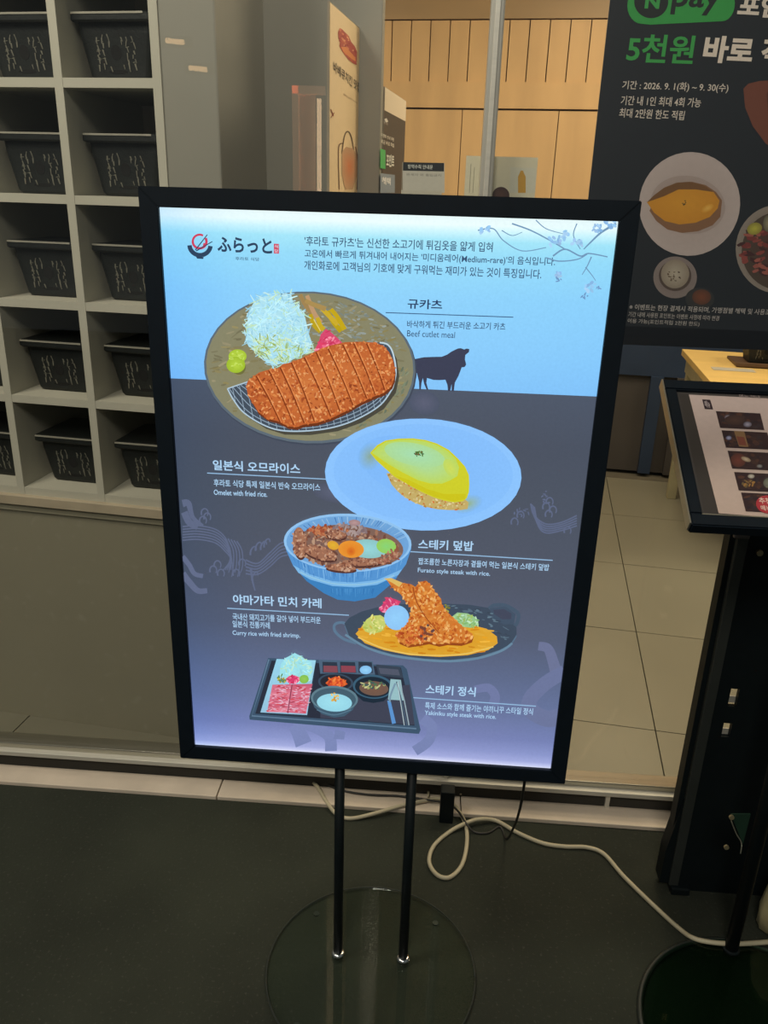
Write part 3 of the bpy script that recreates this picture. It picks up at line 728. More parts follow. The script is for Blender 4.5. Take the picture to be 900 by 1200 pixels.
caption('caption', 'pale caption beside the tray set', ('스테키 정식', (498.5, 812.5), (557, 816), 11), ((484.5, 817), (628, 827)),
        [('특제 소스와 함께 즐기는 야끼니꾸 스타일 정식', (498, 830), (624, 837.5), 8)], ('Yakiniku style steak with rice.', (497.5, 838.5), (581, 843.5), 6.6))
# bull
a = art(); bull = [(484, 421), (487, 420.5), (496.7, 418.6), (507, 418.2), (517.7, 418), (524, 415.5), (529, 412), (534, 409.5), (537, 408.3), (540, 408), (544, 409.5), (546.8, 408.4), (550, 409), (549.5, 412.5), (545.3, 416), (544.8, 421), (546.3, 427.2), (544.5, 430), (541, 430.5), (539, 436), (537, 441),
    (533, 448.5), (531.8, 458.5), (529.3, 458.3), (529.3, 450), (527.5, 458.2), (525, 458.1), (524.3, 451), (522, 445), (515, 445.4), (508, 445.2), (500.5, 442.9), (499.6, 448.5), (501.9, 456.8), (500, 456.7), (497, 449.7), (495.5, 443), (494, 448.5), (493.2, 456.6), (491.4, 456.5), (491, 447), (488.5, 437), (484, 436)]
a.poly(bull, (58, 62, 84)); a.build('bull_silhouette', M['lit'], scr)

# 1 cutlet plate
a = art()
a.off = .0006
a.fan(ell(364, 432.5, 124.5, 89, 3), (70, 78, 92), (64, 72, 88)); a.fan(ell(363, 430.5, 124, 89, 3), (88, 100, 110), (92, 106, 118)); a.fan(ell(363, 430, 121.5, 86.5, 3), (138, 130, 92), (134, 132, 104))
pe = ell(363, 430, 119, 84, 3)
a.scatter(pe, 420, (4, 12), (1.2, 3.2), [(130, 122, 86), (146, 136, 94), (118, 114, 86), (156, 148, 116), (138, 128, 84)], (-40, 20), pe)
a.scatter(ell(410, 385, 62, 40, 25), 220, (3, 8), (1.2, 3), [(140, 148, 140), (126, 136, 130), (150, 158, 152), (132, 136, 118)], (-20, 40), pe)
a.scatter(ell(452, 470, 26, 44, 40), 120, (3, 8), (1.2, 3), [(118, 128, 104), (106, 116, 96), (130, 136, 110)], (-80, -20), pe)
# wire rack
rack = [(267, 455), (291, 447), (330, 430), (400, 404), (445, 401), (455, 404), (461, 415), (464, 436), (460, 455), (446, 474), (420, 490), (392, 500), (360, 504.5), (330, 504), (308, 497), (286, 483), (274, 468)]
a.poly([(p[0]+4, p[1]+5) for p in rack], (72, 70, 60)); a.poly(rack, (66, 78, 92))
for i in range(26):
    x = 262+i*8.5; run = [(x+t*.2, 400+t) for t in range(0, 110, 2) if inside((x+t*.2, 400+t), rack)]
    if len(run) > 1: a.stroke([run[0], run[-1]], .7, (150, 172, 190), sm=False)
for k_ in range(5):
    o = k_*4.5; a.stroke([(269+o, 455-o*.3), (288+o, 479-o), (310+o*.6, 493-o), (332, 500-o), (360, 501-o), (392, 496-o), (420, 486-o), (443, 471-o), (457-o*.6, 453-o), (461-o, 436)], .8, (150, 172, 190))
a.stroke(rack[8:]+[rack[0]], 1.6, (176, 200, 216)); a.stroke([(445, 401), (455, 404), (461, 415), (464, 436), (460, 455)], 1.8, (190, 212, 224)); a.stroke([(267, 455), (291, 447)], 1.4, (176, 200, 216), sm=False)
# pickles and ginger
for pts, c in [([(352, 345), (360, 360), (372, 372)], (160, 130, 80)), ([(360, 346), (368, 366), (376, 378)], (190, 150, 110)), ([(364, 368), (368, 380), (376, 388)], (186, 160, 20)), ([(372, 372), (376, 382), (380, 386)], (200, 170, 30)), ([(384, 364), (390, 376), (400, 388)], (186, 160, 10)),
               ([(376, 360), (386, 370), (396, 380)], (204, 172, 40)), ([(358, 352), (366, 356), (382, 362)], (170, 140, 80)), ([(388, 362), (396, 372), (404, 386)], (196, 166, 14))]: a.stroke(pts, 4.6, c, 6)
a.stroke([(368, 374), (376, 388)], 1.2, (230, 210, 120), 1)
gi = [(368, 411), (374, 400), (376, 392), (382, 385), (388, 389), (396, 396), (402, 402), (392, 408), (380, 412)]
a.poly(gi, (216, 70, 110)); a.scatter(gi, 30, (4, 9), (1.5, 3), [(240, 110, 140), (220, 60, 100), (250, 150, 170), (200, 50, 90)], (-60, 20))
# cabbage
cab = [(288, 398), (291, 380), (290, 368), (298, 354), (310, 347), (330, 345), (342, 346), (344, 356), (352, 362), (358, 372), (362, 390), (366, 402), (362, 412), (350, 418), (336, 424), (322, 428), (312, 424), (304, 412), (292, 406)]
a.poly(cab, (176, 226, 240)); a.scatter([(c[0]*1.08-323*.08, c[1]*1.08-386*.08) for c in cab], 420, (6, 15), (.8, 1.7), [(186, 236, 250), (160, 216, 236), (200, 240, 244), (176, 222, 200), (196, 230, 190), (150, 206, 230)], (0, 180))
a.scatter(ell(325, 408, 30, 16, 10), 110, (5, 12), (.8, 1.6), [(196, 226, 160), (170, 200, 120), (206, 232, 190), (150, 170, 90)], (0, 180))
a.scatter(ell(322, 372, 24, 20), 120, (5, 12), (1, 1.8), [(190, 238, 252), (176, 230, 250)], (0, 180))
# wasabi
a.fan(ell(279, 428, 11, 9, 60), (120, 120, 50), (110, 108, 60)); a.fan(ell(279, 417, 10.5, 8), (192, 220, 80), (166, 196, 50)); a.fan(ell(277, 427, 11, 9.5), (186, 214, 70), (158, 188, 44)); a.scatter(ell(278, 422, 9, 11), 24, (2, 5), (1, 2.4), [(196, 222, 96), (170, 200, 60)])
# cutlet
cut = [(289, 452), (291, 446), (296, 442), (304, 436), (314, 433), (326, 431), (332, 426), (338, 425), (352, 420), (369, 412), (385, 405), (405, 400.5), (424, 400), (439, 401), (450, 405), (456, 412), (461, 422), (463, 434), (462, 444), (459, 452), (450, 460), (439, 464), (424, 471), (408, 480), (390, 489), (372, 495), (356, 497), (348, 500), (338, 499), (326, 493), (314, 490), (303, 482), (297, 472), (291, 462)]
a.poly([(p[0]+1, p[1]+3) for p in cut], (110, 50, 20)); a.fan(cut, (210, 122, 62), (188, 94, 44))
a.scatter(cut, 900, (2, 5), (1.2, 3), [(208, 120, 60), (196, 104, 48), (218, 136, 72), (180, 88, 40), (224, 150, 90), (202, 110, 52), (212, 114, 54), (230, 160, 100)], (0, 180))
a.scatter([(p[0], p[1]) for p in cut if p[1] > 440]+[(463, 434), (300, 462)], 120, (3, 6), (1.5, 3), [(168, 78, 36), (150, 66, 30), (182, 92, 46)], (0, 180), cut)
for x0, y0, x1, y1 in [(301, 440, 329, 494), (316, 434, 345, 497), (329, 430, 357, 495), (342, 424, 369, 493), (357, 418, 388, 487), (385, 408, 414, 474), (402, 403, 430, 466), (415, 402, 440, 462), (430, 402, 451, 456), (371, 412, 399, 482)]:
    a.stroke([(x0, y0), ((x0+x1)/2+1, (y0+y1)/2), (x1, y1)], 1.5, (126, 52, 16), 1.2); a.stroke([(x0+1.8, y0), ((x0+x1)/2+2.8, (y0+y1)/2), (x1+1.6, y1)], .9, (232, 146, 84), .6)
a.scatter(cut, 160, (1.2, 2.8), (.8, 1.6), [(226, 160, 108), (140, 62, 28)], (0, 180))
a.build('cutlet_plate_picture', M['lit'], scr)

# 2 omelet plate
a = art(); a.off = .0026
a.fan(ell(496, 555.5, 115, 65.5, 2), (132, 190, 252), (140, 196, 254)); a.fan(ell(496, 553.5, 105, 57, 2), (128, 186, 250), (134, 191, 252))
a.fan(ell(486, 548, 66, 34, 18), (128, 186, 250), (128, 186, 250)); a.fan(ell(434, 534, 14, 17, 20), (140, 170, 150), (128, 186, 248)); a.fan(ell(548, 590, 18, 10, -20), (150, 180, 130), (130, 187, 248))
rice = [(453, 554), (459, 567), (466, 575), (473, 581), (485, 588), (498, 593), (512, 596), (526, 597), (540, 597), (548, 595.6), (549, 588), (540, 580), (500, 565), (470, 553)]
a.poly(rice, (196, 172, 104)); a.scatter(rice, 150, (2, 4), (1.2, 2.4), [(216, 196, 130), (186, 156, 84), (206, 120, 60), (222, 206, 160), (176, 130, 60)])
om = [(434, 530), (442, 521), (452, 515.5), (467, 513.3), (484, 513), (499, 515), (512, 519), (526, 526.5), (537, 537), (545, 546), (549.5, 556), (550, 567), (549.5, 576), (547, 583), (542, 586.7), (532, 588), (521, 586), (508, 582), (494.5, 576), (478, 567), (462.5, 558), (450, 547), (441, 538.7)]
a.poly(om, (206, 206, 40)); up_ = [(436, 530), (444, 522.5), (453, 517), (467, 515), (484, 514.5), (499, 516.5), (511, 520.5), (525, 528), (534, 537), (538, 547), (536, 557), (528, 562), (518, 566), (505, 566), (490, 562), (472, 553), (455, 543)]
a.fan(up_, (166, 220, 170), (190, 216, 90)); a.fan(ell(486, 532, 36, 13, 12), (166, 222, 178), (172, 218, 150)); a.poly([(462, 556), (480, 562), (500, 572), (520, 578), (546, 578), (545, 584), (532, 587), (508, 581), (478, 567)], (204, 196, 24))
a.fan(ell(528, 548, 7, 12, -30), (206, 220, 90), (190, 216, 100)); a.scatter(ell(491, 531, 5.5, 3), 22, (1.5, 3.5), (1, 2), [(60, 100, 50), (90, 120, 50), (120, 90, 50), (50, 80, 50)])
a.build('omelet_plate_picture', M['lit'], scr)

# 3 blue bowl
a = art(); a.off = .0036
body = [(333.3, 632), (336, 644), (344, 662), (360, 680), (380, 694), (396, 701.5), (416, 703.5), (440, 699), (460, 682), (476, 660), (482, 642), (482, 636), (407, 640)]
a.poly(body, (84, 148, 210)); low = [(344, 662), (360, 680), (380, 694), (396, 701.5), (416, 703.5), (440, 699), (460, 682), (466, 675), (440, 683), (416, 686), (390, 684), (364, 676)]
a.poly(low, (58, 128, 190)); a.poly([(344, 661), (364, 672), (390, 680), (416, 681.5), (442, 678.5), (471, 666), (467, 672.5), (442, 684), (416, 687), (390, 685.5), (364, 678), (350, 670)], (124, 184, 232)); a.stroke([(352, 669), (366, 675.5), (390, 682.5), (416, 684), (442, 681), (462, 673)], 1.2, (150, 200, 226))
for i in range(60):
    x = random.uniform(340, 474); t = (x-408)/74.0; yt = 632+36*math.sqrt(max(0, 1-t*t)) ; a.stroke([(x, yt+1), (x-t*3, yt+random.uniform(6, 14))], .9, random.choice([(70, 132, 196), (104, 166, 222), (60, 120, 186), (120, 178, 228)]), .5, sm=False)
for i in range(30):
    x = random.uniform(386, 440); a.stroke([(x, 688), (x+(408-x)*.04, 688+random.uniform(4, 10))], 1, random.choice([(50, 116, 180), (74, 144, 204)]), .6, sm=False)
a.fan(ell(407.8, 634.5, 74.6, 34, 2), (96, 150, 204), (146, 196, 240)); a.fan(ell(407.8, 635, 71.5, 31.5, 2), (90, 140, 196), (112, 166, 218))
for i in range(46):
    an = math.radians(random.uniform(195, 345)); x = 408+70*math.cos(an); y = 635+31*math.sin(an); a.stroke([(x, y), (x*.86+408*.14, y*.86+640*.14+2)], 1, random.choice([(70, 122, 184), (120, 170, 216), (150, 190, 226)]), .6, sm=False)
con = ell(409, 639, 64, 25.5, 4); a.poly(con, (128, 98, 86)); a.scatter(con, 330, (3, 8), (2, 4.5), [(158, 112, 88), (140, 84, 62), (176, 136, 112), (110, 70, 58), (186, 150, 124), (124, 92, 84)])
a.scatter(ell(385, 620, 24, 6, 4), 70, (3, 7), (2, 4), [(176, 96, 66), (190, 120, 80), (156, 76, 50)]); a.scatter(ell(410, 619, 20, 7, 4), 50, (3, 7), (2, 4), [(150, 130, 130), (170, 150, 146), (130, 110, 114)])
for cx, cy, rx, ry, rot in [(352, 634, 8, 18, -4), (376, 646, 20, 7, 16), (428, 656, 22, 5, -4), (400, 663, 18, 4, 4), (394, 624, 12, 5, 10)]:
    e_ = ell(cx, cy, rx, ry, rot); a.poly([(p[0]+.5, p[1]+2.5) for p in e_], (84, 50, 44)); a.poly(e_, (158, 108, 84)); a.scatter(e_, 60, (2, 5), (1.4, 3), [(186, 136, 106), (140, 92, 74), (172, 118, 90), (198, 158, 132), (120, 74, 60)])
a.fan(ell(432, 641, 22, 11, 4), (150, 214, 218), (140, 196, 196)); a.fan(ell(412, 641.5, 15, 10, 4), (226, 128, 36), (232, 150, 50)); a.fan(ell(391, 637, 7, 5, 20), (226, 178, 50), (220, 160, 50)); a.fan(ell(412, 644, 5, 5), (206, 96, 30), (226, 128, 36))
a.fan(ell(453, 638, 11.5, 8.5, 8), (136, 212, 120), (150, 206, 90)); a.fan(ell(416, 610.5, 7, 3.5, 4), (186, 150, 150), (160, 130, 130))
a.scatter(ell(456, 650, 14, 6, -30), 40, (2, 5), (2, 3), [(170, 110, 90), (150, 90, 70), (186, 140, 110)])
a.build('rice_bowl_picture', M['lit'], scr)

# 4 curry dish
a = art(); a.off = .0046
dish = [(404, 729), (410, 722), (424, 715), (446, 709), (475, 706), (515, 705.5), (550, 707), (574, 711), (595, 720), (605, 732), (605, 742), (598, 753), (585, 760), (560, 768), (528, 771.5), (497, 770), (460, 765), (430, 756), (410, 745)]
a.stroke([(412, 733), (402, 728), (393, 730), (393, 738), (403, 747), (418, 752)], 3.2, (92, 120, 146)); a.poly([(p[0], p[1]+3) for p in dish], (86, 112, 136)); a.poly(dish, (62, 76, 94))
a.stroke([(573, 712), (578, 708), (590, 707.5), (600, 712), (607, 718), (606, 727), (603, 732)], 4.5, (70, 88, 108)); a.poly([(574, 711), (592, 709), (604, 718), (602, 730), (590, 730), (576, 722)], (66, 82, 102)); a.poly([(578, 713), (590, 712), (599, 717), (599, 724), (588, 724), (579, 718)], (66, 72, 92))
a.stroke([(405, 742), (430, 757), (460, 766.5), (497, 771.5), (528, 773), (560, 769.5), (587, 761), (600, 752)], 2.6, (104, 136, 160)); a.scatter([(520, 707), (572, 712), (600, 740), (590, 750), (560, 720)], 40, (3, 9), (1, 2), [(84, 104, 122), (58, 70, 86), (96, 120, 136)], (-10, 30))
cur = [(417, 741), (424, 733), (440, 731), (470, 729), (520, 728), (550, 730), (570, 735), (582, 744), (583, 752), (572, 760), (548, 766), (515, 768), (480, 766), (450, 760), (428, 752)]
a.fan(cur, (216, 146, 24), (222, 166, 50)); a.scatter(cur, 70, (5, 14), (1.5, 3), [(226, 160, 36), (206, 132, 24), (232, 176, 60)], (-5, 12)); a.stroke([(420, 745), (450, 758), (490, 765.5), (540, 765), (578, 756)], 1.6, (234, 196, 96))
co = [(425, 731), (430, 724), (436, 720), (446, 719), (452, 723), (452, 732), (446, 739), (436, 741), (428, 738)]; a.poly(co, (196, 206, 110)); a.scatter(co, 40, (3, 6), (1.4, 2.6), [(222, 222, 130), (180, 196, 90), (230, 226, 160), (206, 190, 80)])
gr = [(528, 722), (536, 716), (548, 717), (558, 722), (561, 730), (552, 734), (538, 732)]; a.poly(gr, (150, 196, 140)); a.scatter(gr, 50, (3, 6), (1.2, 2.4), [(176, 216, 150), (130, 180, 110), (190, 226, 190), (160, 190, 100)])
gi = [(444, 712), (449, 706), (454, 698), (462, 700), (470, 703), (466, 709), (456, 714), (448, 716)]; a.poly(gi, (206, 60, 110)); a.scatter(gi, 26, (3, 6), (1.2, 2.6), [(236, 110, 150), (220, 70, 110), (244, 150, 180)])
a.scatter(ell(519, 712, 8, 7), 26, (2, 5), (1.2, 2.4), [(150, 150, 60), (180, 170, 60), (120, 120, 50)])
a.fan(ell(465, 722, 14.5, 14.5), (148, 208, 252), (142, 198, 246))
k1 = [(452, 676), (458, 676.5), (470, 681), (482, 683), (487, 686), (492, 680), (500, 679), (505, 684), (510, 692), (517, 700), (518, 707), (524, 715), (534, 725), (545, 735), (554, 741), (552, 748), (540, 752), (524, 751), (514, 753), (502, 750), (492, 752), (478, 754), (468, 750), (464, 742), (472, 734), (478, 728), (481, 718), (483, 712), (476, 704), (470, 695), (460, 687)]
a.poly([(p[0]+1, p[1]+3) for p in k1 if p[1] > 725]+[(465, 745)], (150, 70, 24)); a.poly(k1, (208, 122, 48)); a.scatter(k1, 520, (2.5, 6), (1.6, 3.4), [(222, 144, 64), (206, 112, 40), (232, 166, 90), (184, 88, 32), (214, 130, 56), (236, 180, 110)])
a.scatter([(464, 742), (480, 728), (500, 735), (496, 750), (478, 753)], 70, (2, 6), (1.6, 3), [(196, 92, 40), (216, 118, 56), (170, 70, 30)]); a.scatter([(490, 735), (498, 728), (510, 735), (505, 748), (494, 746)], 14, (3, 6), (2, 4), [(120, 66, 50), (100, 70, 70)])
a.poly([(450, 676), (459, 675.5), (472, 681), (468, 686), (460, 681)], (222, 186, 100)); a.stroke([(484, 686), (488, 702), (498, 720), (515, 740)], 1.4, (158, 74, 28), 1)
a.build('curry_dish_picture', M['lit'], scr)

# 5 tray set
a = art(); a.off = .0056
a.poly([(293.5, 841), (489, 857.5), (491, 852), (489, 849)], (60, 80, 100)); a.poly([(315, 769), (436, 773), (437, 776.5), (472.5, 777.5), (477, 782), (493, 853), (491, 857.5), (293.5, 841), (293, 837)], (60, 84, 108))
a.poly([(319, 772), (470, 780), (486, 848), (300, 834)], (40, 46, 62)); a.poly([(376, 812), (480, 800), (486, 847), (376, 839)], (62, 66, 84)); a.stroke([(316, 770.5), (296, 836.5), (488, 851.5)], 1.6, (96, 124, 150), sm=False)
a.poly([(325, 772), (370.5, 773), (369, 792), (361, 838), (304, 834), (306, 828)], (40, 56, 72)); a.shade([(325, 770), (370.8, 771.5), (366, 799), (360.5, 835.5), (306, 832.5)], [(150, 212, 236), (156, 214, 238), (150, 200, 226), (160, 200, 226), (150, 196, 222)])
sa = [(328, 790), (330, 776), (335, 769), (341, 766), (346, 763), (352, 766), (358, 770), (366, 774), (366, 794), (356, 798), (344, 796)]; a.poly(sa, (158, 226, 236)); a.scatter(sa, 110, (3, 8), (.8, 1.8), [(170, 236, 248), (150, 216, 226), (180, 226, 190), (196, 236, 210)])
a.scatter([(324, 790), (332, 788), (338, 797), (330, 798)], 16, (3, 6), (1.2, 2), [(190, 180, 60), (170, 150, 50), (90, 130, 70)]); gi = ell(344, 794, 7.5, 5); a.poly(gi, (216, 60, 110)); a.scatter(gi, 20, (3, 5), (1.2, 2.4), [(240, 100, 140), (206, 50, 96), (250, 150, 180)]); a.fan(ell(357, 793.5, 5.5, 5), (150, 206, 90), (130, 190, 80))
meat = [(320, 800), (367, 799), (365, 806), (359, 834), (314, 831)]; a.poly(meat, (196, 92, 118))
for i in range(7):
    t = i/7.0
    for s_ in (0, 1):
        x0 = 320-6*t+s_*23; x1 = x0+22.5; y = 800.5+t*31+s_*.8
        a.poly([(x0, y), (x1, y-.3), (x1-1, y+5.2), (x0-1, y+4.6)], random.choice([(214, 112, 136), (206, 98, 122), (224, 130, 150)])); a.scatter([(x0, y), (x1, y), (x1-1, y+4.6), (x0-1, y+4.6)], 14, (2, 6), (.6, 1.3), [(236, 170, 190), (226, 190, 210), (170, 56, 80), (210, 60, 70)], (-20, 20))
a.stroke([(343, 800), (338, 833)], 1.2, (140, 60, 84), sm=False)
a.poly([(374, 770.5), (437, 772.5), (440, 788), (376, 787)], (76, 100, 124))
for x0, x1, c in ((378.5, 397, (132, 72, 84)), (399, 418, (140, 66, 80)), (420.5, 437.5, (58, 72, 92))): a.poly([(x0, 773), (x1-1.5, 773.6), (x1, 786), (x0+.3, 785.6)], (44, 56, 72)); a.poly([(x0+1.2, 777.5), (x1-1.2, 778), (x1-.6, 785.5), (x0+1.2, 785)], c)
a.fan(ell(429, 782.5, 7, 5), (150, 212, 250), (130, 190, 236)); a.poly([(441, 776), (469, 779), (473, 792), (444, 789)], (54, 66, 82)); a.poly([(444, 780), (467, 782), (469, 789), (446, 787)], (80, 86, 104))
a.poly([(374.5, 787), (400, 786), (436, 789), (440, 800), (400, 815), (376, 812)], (34, 40, 54)); a.fan(ell(394, 797, 20.5, 10.5, 4), (40, 40, 52), (56, 76, 96)); a.fan(ell(394, 797, 18, 8.8, 4), (34, 34, 44), (40, 40, 50))
ki = [(382, 798), (387, 793), (394, 790), (402, 793), (408, 799), (400, 803), (388, 802)]; a.poly(ki, (214, 90, 40)); a.scatter(ki, 34, (3, 6), (1.6, 3), [(236, 110, 50), (206, 70, 40), (244, 140, 70), (180, 56, 40)])
# soup bowl
a.poly([(414, 800), (418, 812), (426, 819), (438, 821), (450, 819), (457, 812), (461, 800)], (26, 42, 58)); a.fan(ell(437.5, 802, 23.5, 14, 4), (28, 44, 58), (58, 96, 120)); a.fan(ell(437.5, 802.5, 21, 12, 4), (24, 38, 50), (26, 40, 54)); a.fan(ell(438.5, 804, 17, 8.5, 4), (120, 88, 72), (110, 86, 74))
a.scatter(ell(439, 800, 15, 4.5, 6), 30, (3, 6), (1.4, 2.6), [(170, 176, 110), (196, 196, 140), (80, 110, 80), (60, 90, 90)])
# rice bowl
a.poly([(365.5, 815), (369, 826), (378, 834), (392, 838), (404, 836.5), (414, 829), (419.5, 818)], (64, 92, 112)); a.stroke([(372, 829), (392, 835), (412, 829)], 1, (90, 124, 146)); a.fan(ell(392.5, 816, 27.5, 15, 3), (60, 80, 96), (96, 128, 142)); a.fan(ell(392.5, 816.5, 25, 13, 3), (72, 100, 116), (66, 92, 108))
a.fan(ell(392.5, 820.5, 20.5, 10.5, 3), (160, 226, 240), (150, 214, 232)); a.scatter(ell(393, 814, 5, 4.5), 18, (2, 4), (1.4, 2.6), [(226, 180, 80), (206, 150, 60), (236, 200, 110)])
# napkin and cutlery
a.poly([(458, 793), (470, 794), (473.5, 818), (455, 817)], (150, 190, 196)); a.stroke([(456, 818), (462, 845)], 3.8, (90, 146, 206), 4.6, sm=False); a.stroke([(463.5, 798), (458, 812), (457, 820)], 2.2, (120, 150, 170)); a.stroke([(465, 796), (470, 815), (477, 847)], 1.5, (70, 90, 110), 1.8, sm=False); a.stroke([(468, 795), (474, 818), (479.5, 847)], 1.2, (150, 170, 180), 1.4, sm=False)
a.stroke([(466, 797), (474, 847)], .9, (180, 200, 206), sm=False)
a.build('set_meal_picture', M['lit'], scr)

# ================================================================== MENU STAND (right)
MB0 = Vector((.44, -.047, .944)); MB1 = Vector((.44, .205, 1.095)); mez = (MB1-MB0).normalized(); mex = Vector((1, -.004, 0)).normalized(); ML = (MB1-MB0).length; MWd = .53
mn = mex.cross(mez).normalized(); mp = Plane(MB0, mex, mez, mn)
ms = thing('menu_stand', (.705, .0, 0), 'black floor stand with a tilted framed menu board and round dark base', 'menu stand')
def mbox(name, a0, a1, b0, b1, d0, d1, m, parent, bev=0, label=None):
    v = [mp.w(x, y, d) for d in (d0, d1) for x, y in ((a0, b0), (a1, b0), (a1, b1), (a0, b1))]
    o = put(name, v, [(0, 3, 2, 1), (4, 5, 6, 7), (0, 1, 5, 4), (1, 2, 6, 5), (2, 3, 7, 6), (3, 0, 4, 7)], m, parent, label=label)
    if bev: bm = bmesh.new(); bm.from_mesh(o.data); bmesh.ops.bevel(bm, geom=list(bm.edges), offset=bev, segments=2, affect='EDGES'); bm.to_mesh(o.data); bm.free()
    return o
bd = mbox('menu_board', .012, MWd-.012, .012, ML-.012, -.010, -.003, M['darkcab'], ms)
mbox('board_rail', 0, MWd, 0, .021, -.016, .004, M['frame'], ms, .002); mbox('board_rail', 0, MWd, ML-.022, ML, -.016, .004, M['frame'], ms, .002)
mbox('board_rail', 0, .018, .021, ML-.022, -.016, .004, M['frame'], ms, .002); mbox('board_rail', MWd-.018, MWd, .021, ML-.022, -.016, .004, M['frame'], ms, .002)
mbox('edge_trim', -.0022, 0, .004, ML, -.014, .003, M['silver_edge'], ms, 0, 'bright metal edge'); mbox('edge_trim', .018, MWd-.018, .021, .0235, -.003, .001, M['silver_edge'], ms)
a = Art(mp, -.0026)
page = [(808.5, 461), (960, 468), (1000, 612), (843, 600)]
a.poly([(797, 460), (809, 461), (843, 600), (826, 599)], (58, 54, 52))
a.shade(page, [(196, 176, 170), (196, 176, 170), (190, 168, 156), (190, 168, 156)])
a.poly([(824, 466.5), (833.5, 467), (837, 478.5), (827, 478)], (52, 40, 48)); a.text('메뉴', (828, 476), (834, 476.3), 8, (190, 175, 175), .01)
a.build('menu_page', M['ink_gloss'], bd, 'pale printed menu page')
a = Art(mp, -.0022)
for (x0, y0, x1, y1), cs in [((840, 480.5, 892, 483), (1,)), ((846.5, 503, 900, 505.5), (2,)), ((853.5, 527, 908, 529.5), (3,)), ((861, 552, 916, 554.5), (4,)), ((869, 576, 924, 578.5), (5,))]:
    hh = 19+cs[0]*.6; sl_ = hh*.25
    q_ = [(x0, y0), (x1, y1), (x1+sl_, y1+hh), (x0+sl_, y0+hh)]
    a.poly(q_, (52, 36, 40)); a.scatter(q_, 40, (3, 9), (2, 5), [(66, 46, 44), (44, 34, 44), (80, 52, 44), (52, 44, 50)], (-20, 30), q_)
    b_ = Vector((x0, y0))
    if cs[0] == 1: a.fan(ell(854, 488, 4, 3.2), (170, 165, 180), (80, 70, 80)); a.fan(ell(877, 496, 5, 3.4), (160, 155, 175), (80, 76, 90)); a.fan(ell(862, 491, 12, 6), (78, 56, 50), (60, 44, 44))
    if cs[0] == 2: a.poly([(861, 503.7), (873, 504.2), (878, 522.5), (867, 522)], (130, 100, 70)); a.fan(ell(855, 512, 3.4, 2.6), (170, 170, 200), (80, 80, 110)); a.poly([(864, 510), (873, 511), (876, 521), (867, 520)], (120, 66, 54))
    if cs[0] == 3: a.fan(ell(866, 538, 9, 8), (112, 60, 52), (84, 48, 44)); a.fan(ell(875, 537, 6, 2.6, 20), (196, 176, 150), (130, 110, 90)); a.fan(ell(891, 545, 3.4, 2.2), (140, 140, 140), (80, 76, 76))
    if cs[0] == 4: a.fan(ell(881, 557, 4, 2.6), (196, 190, 176), (130, 120, 110)); a.scatter(ell(878, 566, 7, 5), 14, (2, 5), (1.5, 3), [(150, 110, 60), (110, 90, 60)]); a.fan(ell(905, 565, 10, 7), (140, 146, 130), (90, 90, 80))
    if cs[0] == 5: a.fan(ell(900, 590, 13.5, 10.5, 10), (176, 56, 66), (170, 52, 62)); a.text('추천', (891, 589), (905, 589.6), 7, (224, 196, 180), .02); a.text('메뉴', (893, 597), (905, 597.6), 6, (224, 196, 180), .02)
for i in range(5):
    a.text('메뉴 안내', (868+i, 465+i*.0), (892, 466.5), 4, (168, 150, 146)) if i == 0 else None
a.build('menu_pictures', M['ink_gloss'], bd, 'row of dark food photographs')
PX, PY = .706, .1
put('pole', *lathe((PX, PY), [(.0125, .016), (.0125, 1.018)], 24), M['black'], ms, True)
put('collar', *lathe((PX, PY), [(.016, .012), (.016, .015), (.0125, .016)], 24), M['black'], ms)
mbox('mounting_plate', .20, .33, .08, .22, -.026, -.016, M['black'], ms)
put('base_disc', *lathe((.70, -.078), [(.199, .0045), (.2005, .006), (.2005, .0105), (.199, .012)], 96), M['disc2'], ms, False, label='dark green tinted round plate')
put('base_rim', *join(tube([Vector((.70+.2025*math.cos(2*PI*i/72), -.078+.2025*math.sin(2*PI*i/72), .006)) for i in range(73)], .0058, 8)), M['rubber'], ms, True)
# triangular bracket with wire on the pole
br_ = thing('bracket', (PX, PY, 0), None, None); br_.parent = ms; br_.location = (PX-.705, PY, 0); BASE[br_.name] = Matrix.Translation((PX, PY, 0)); br_.name = 'bracket'
BASE[br_.name] = Matrix.Translation((PX, PY, 0))
pt_ = Plane((0, PY-.0, 0), (1, 0, 0), (0, 0, 1), (0, -1, 0))
tri = [pt_.at(856, 953), pt_.at(879, 953), pt_.at(870, 988)]
put('gusset', [pt_.w(p.x, p.y, d) for d in (0, .003) for p in tri], [(0, 1, 2), (5, 4, 3), (0, 3, 4, 1), (1, 4, 5, 2), (2, 5, 3, 0)], mat('dark_green_metal', (.010, .030, .018), .4), br_)
for px, py in ((856, 955), (850, 990)):
    p = pt_.at(px, py); put('screw', *tube([pt_.w(p.x, p.y, .004), pt_.w(p.x, p.y, .008)], .0045, 12), M['brass'], br_)
put('hook', *tube(smooth_path([pt_.w(*pt_.at(x, y), .004) for x, y in ((856, 960), (862, 975), (868, 986), (867, 998))]), .0010, 8), M['silver_edge'], br_)

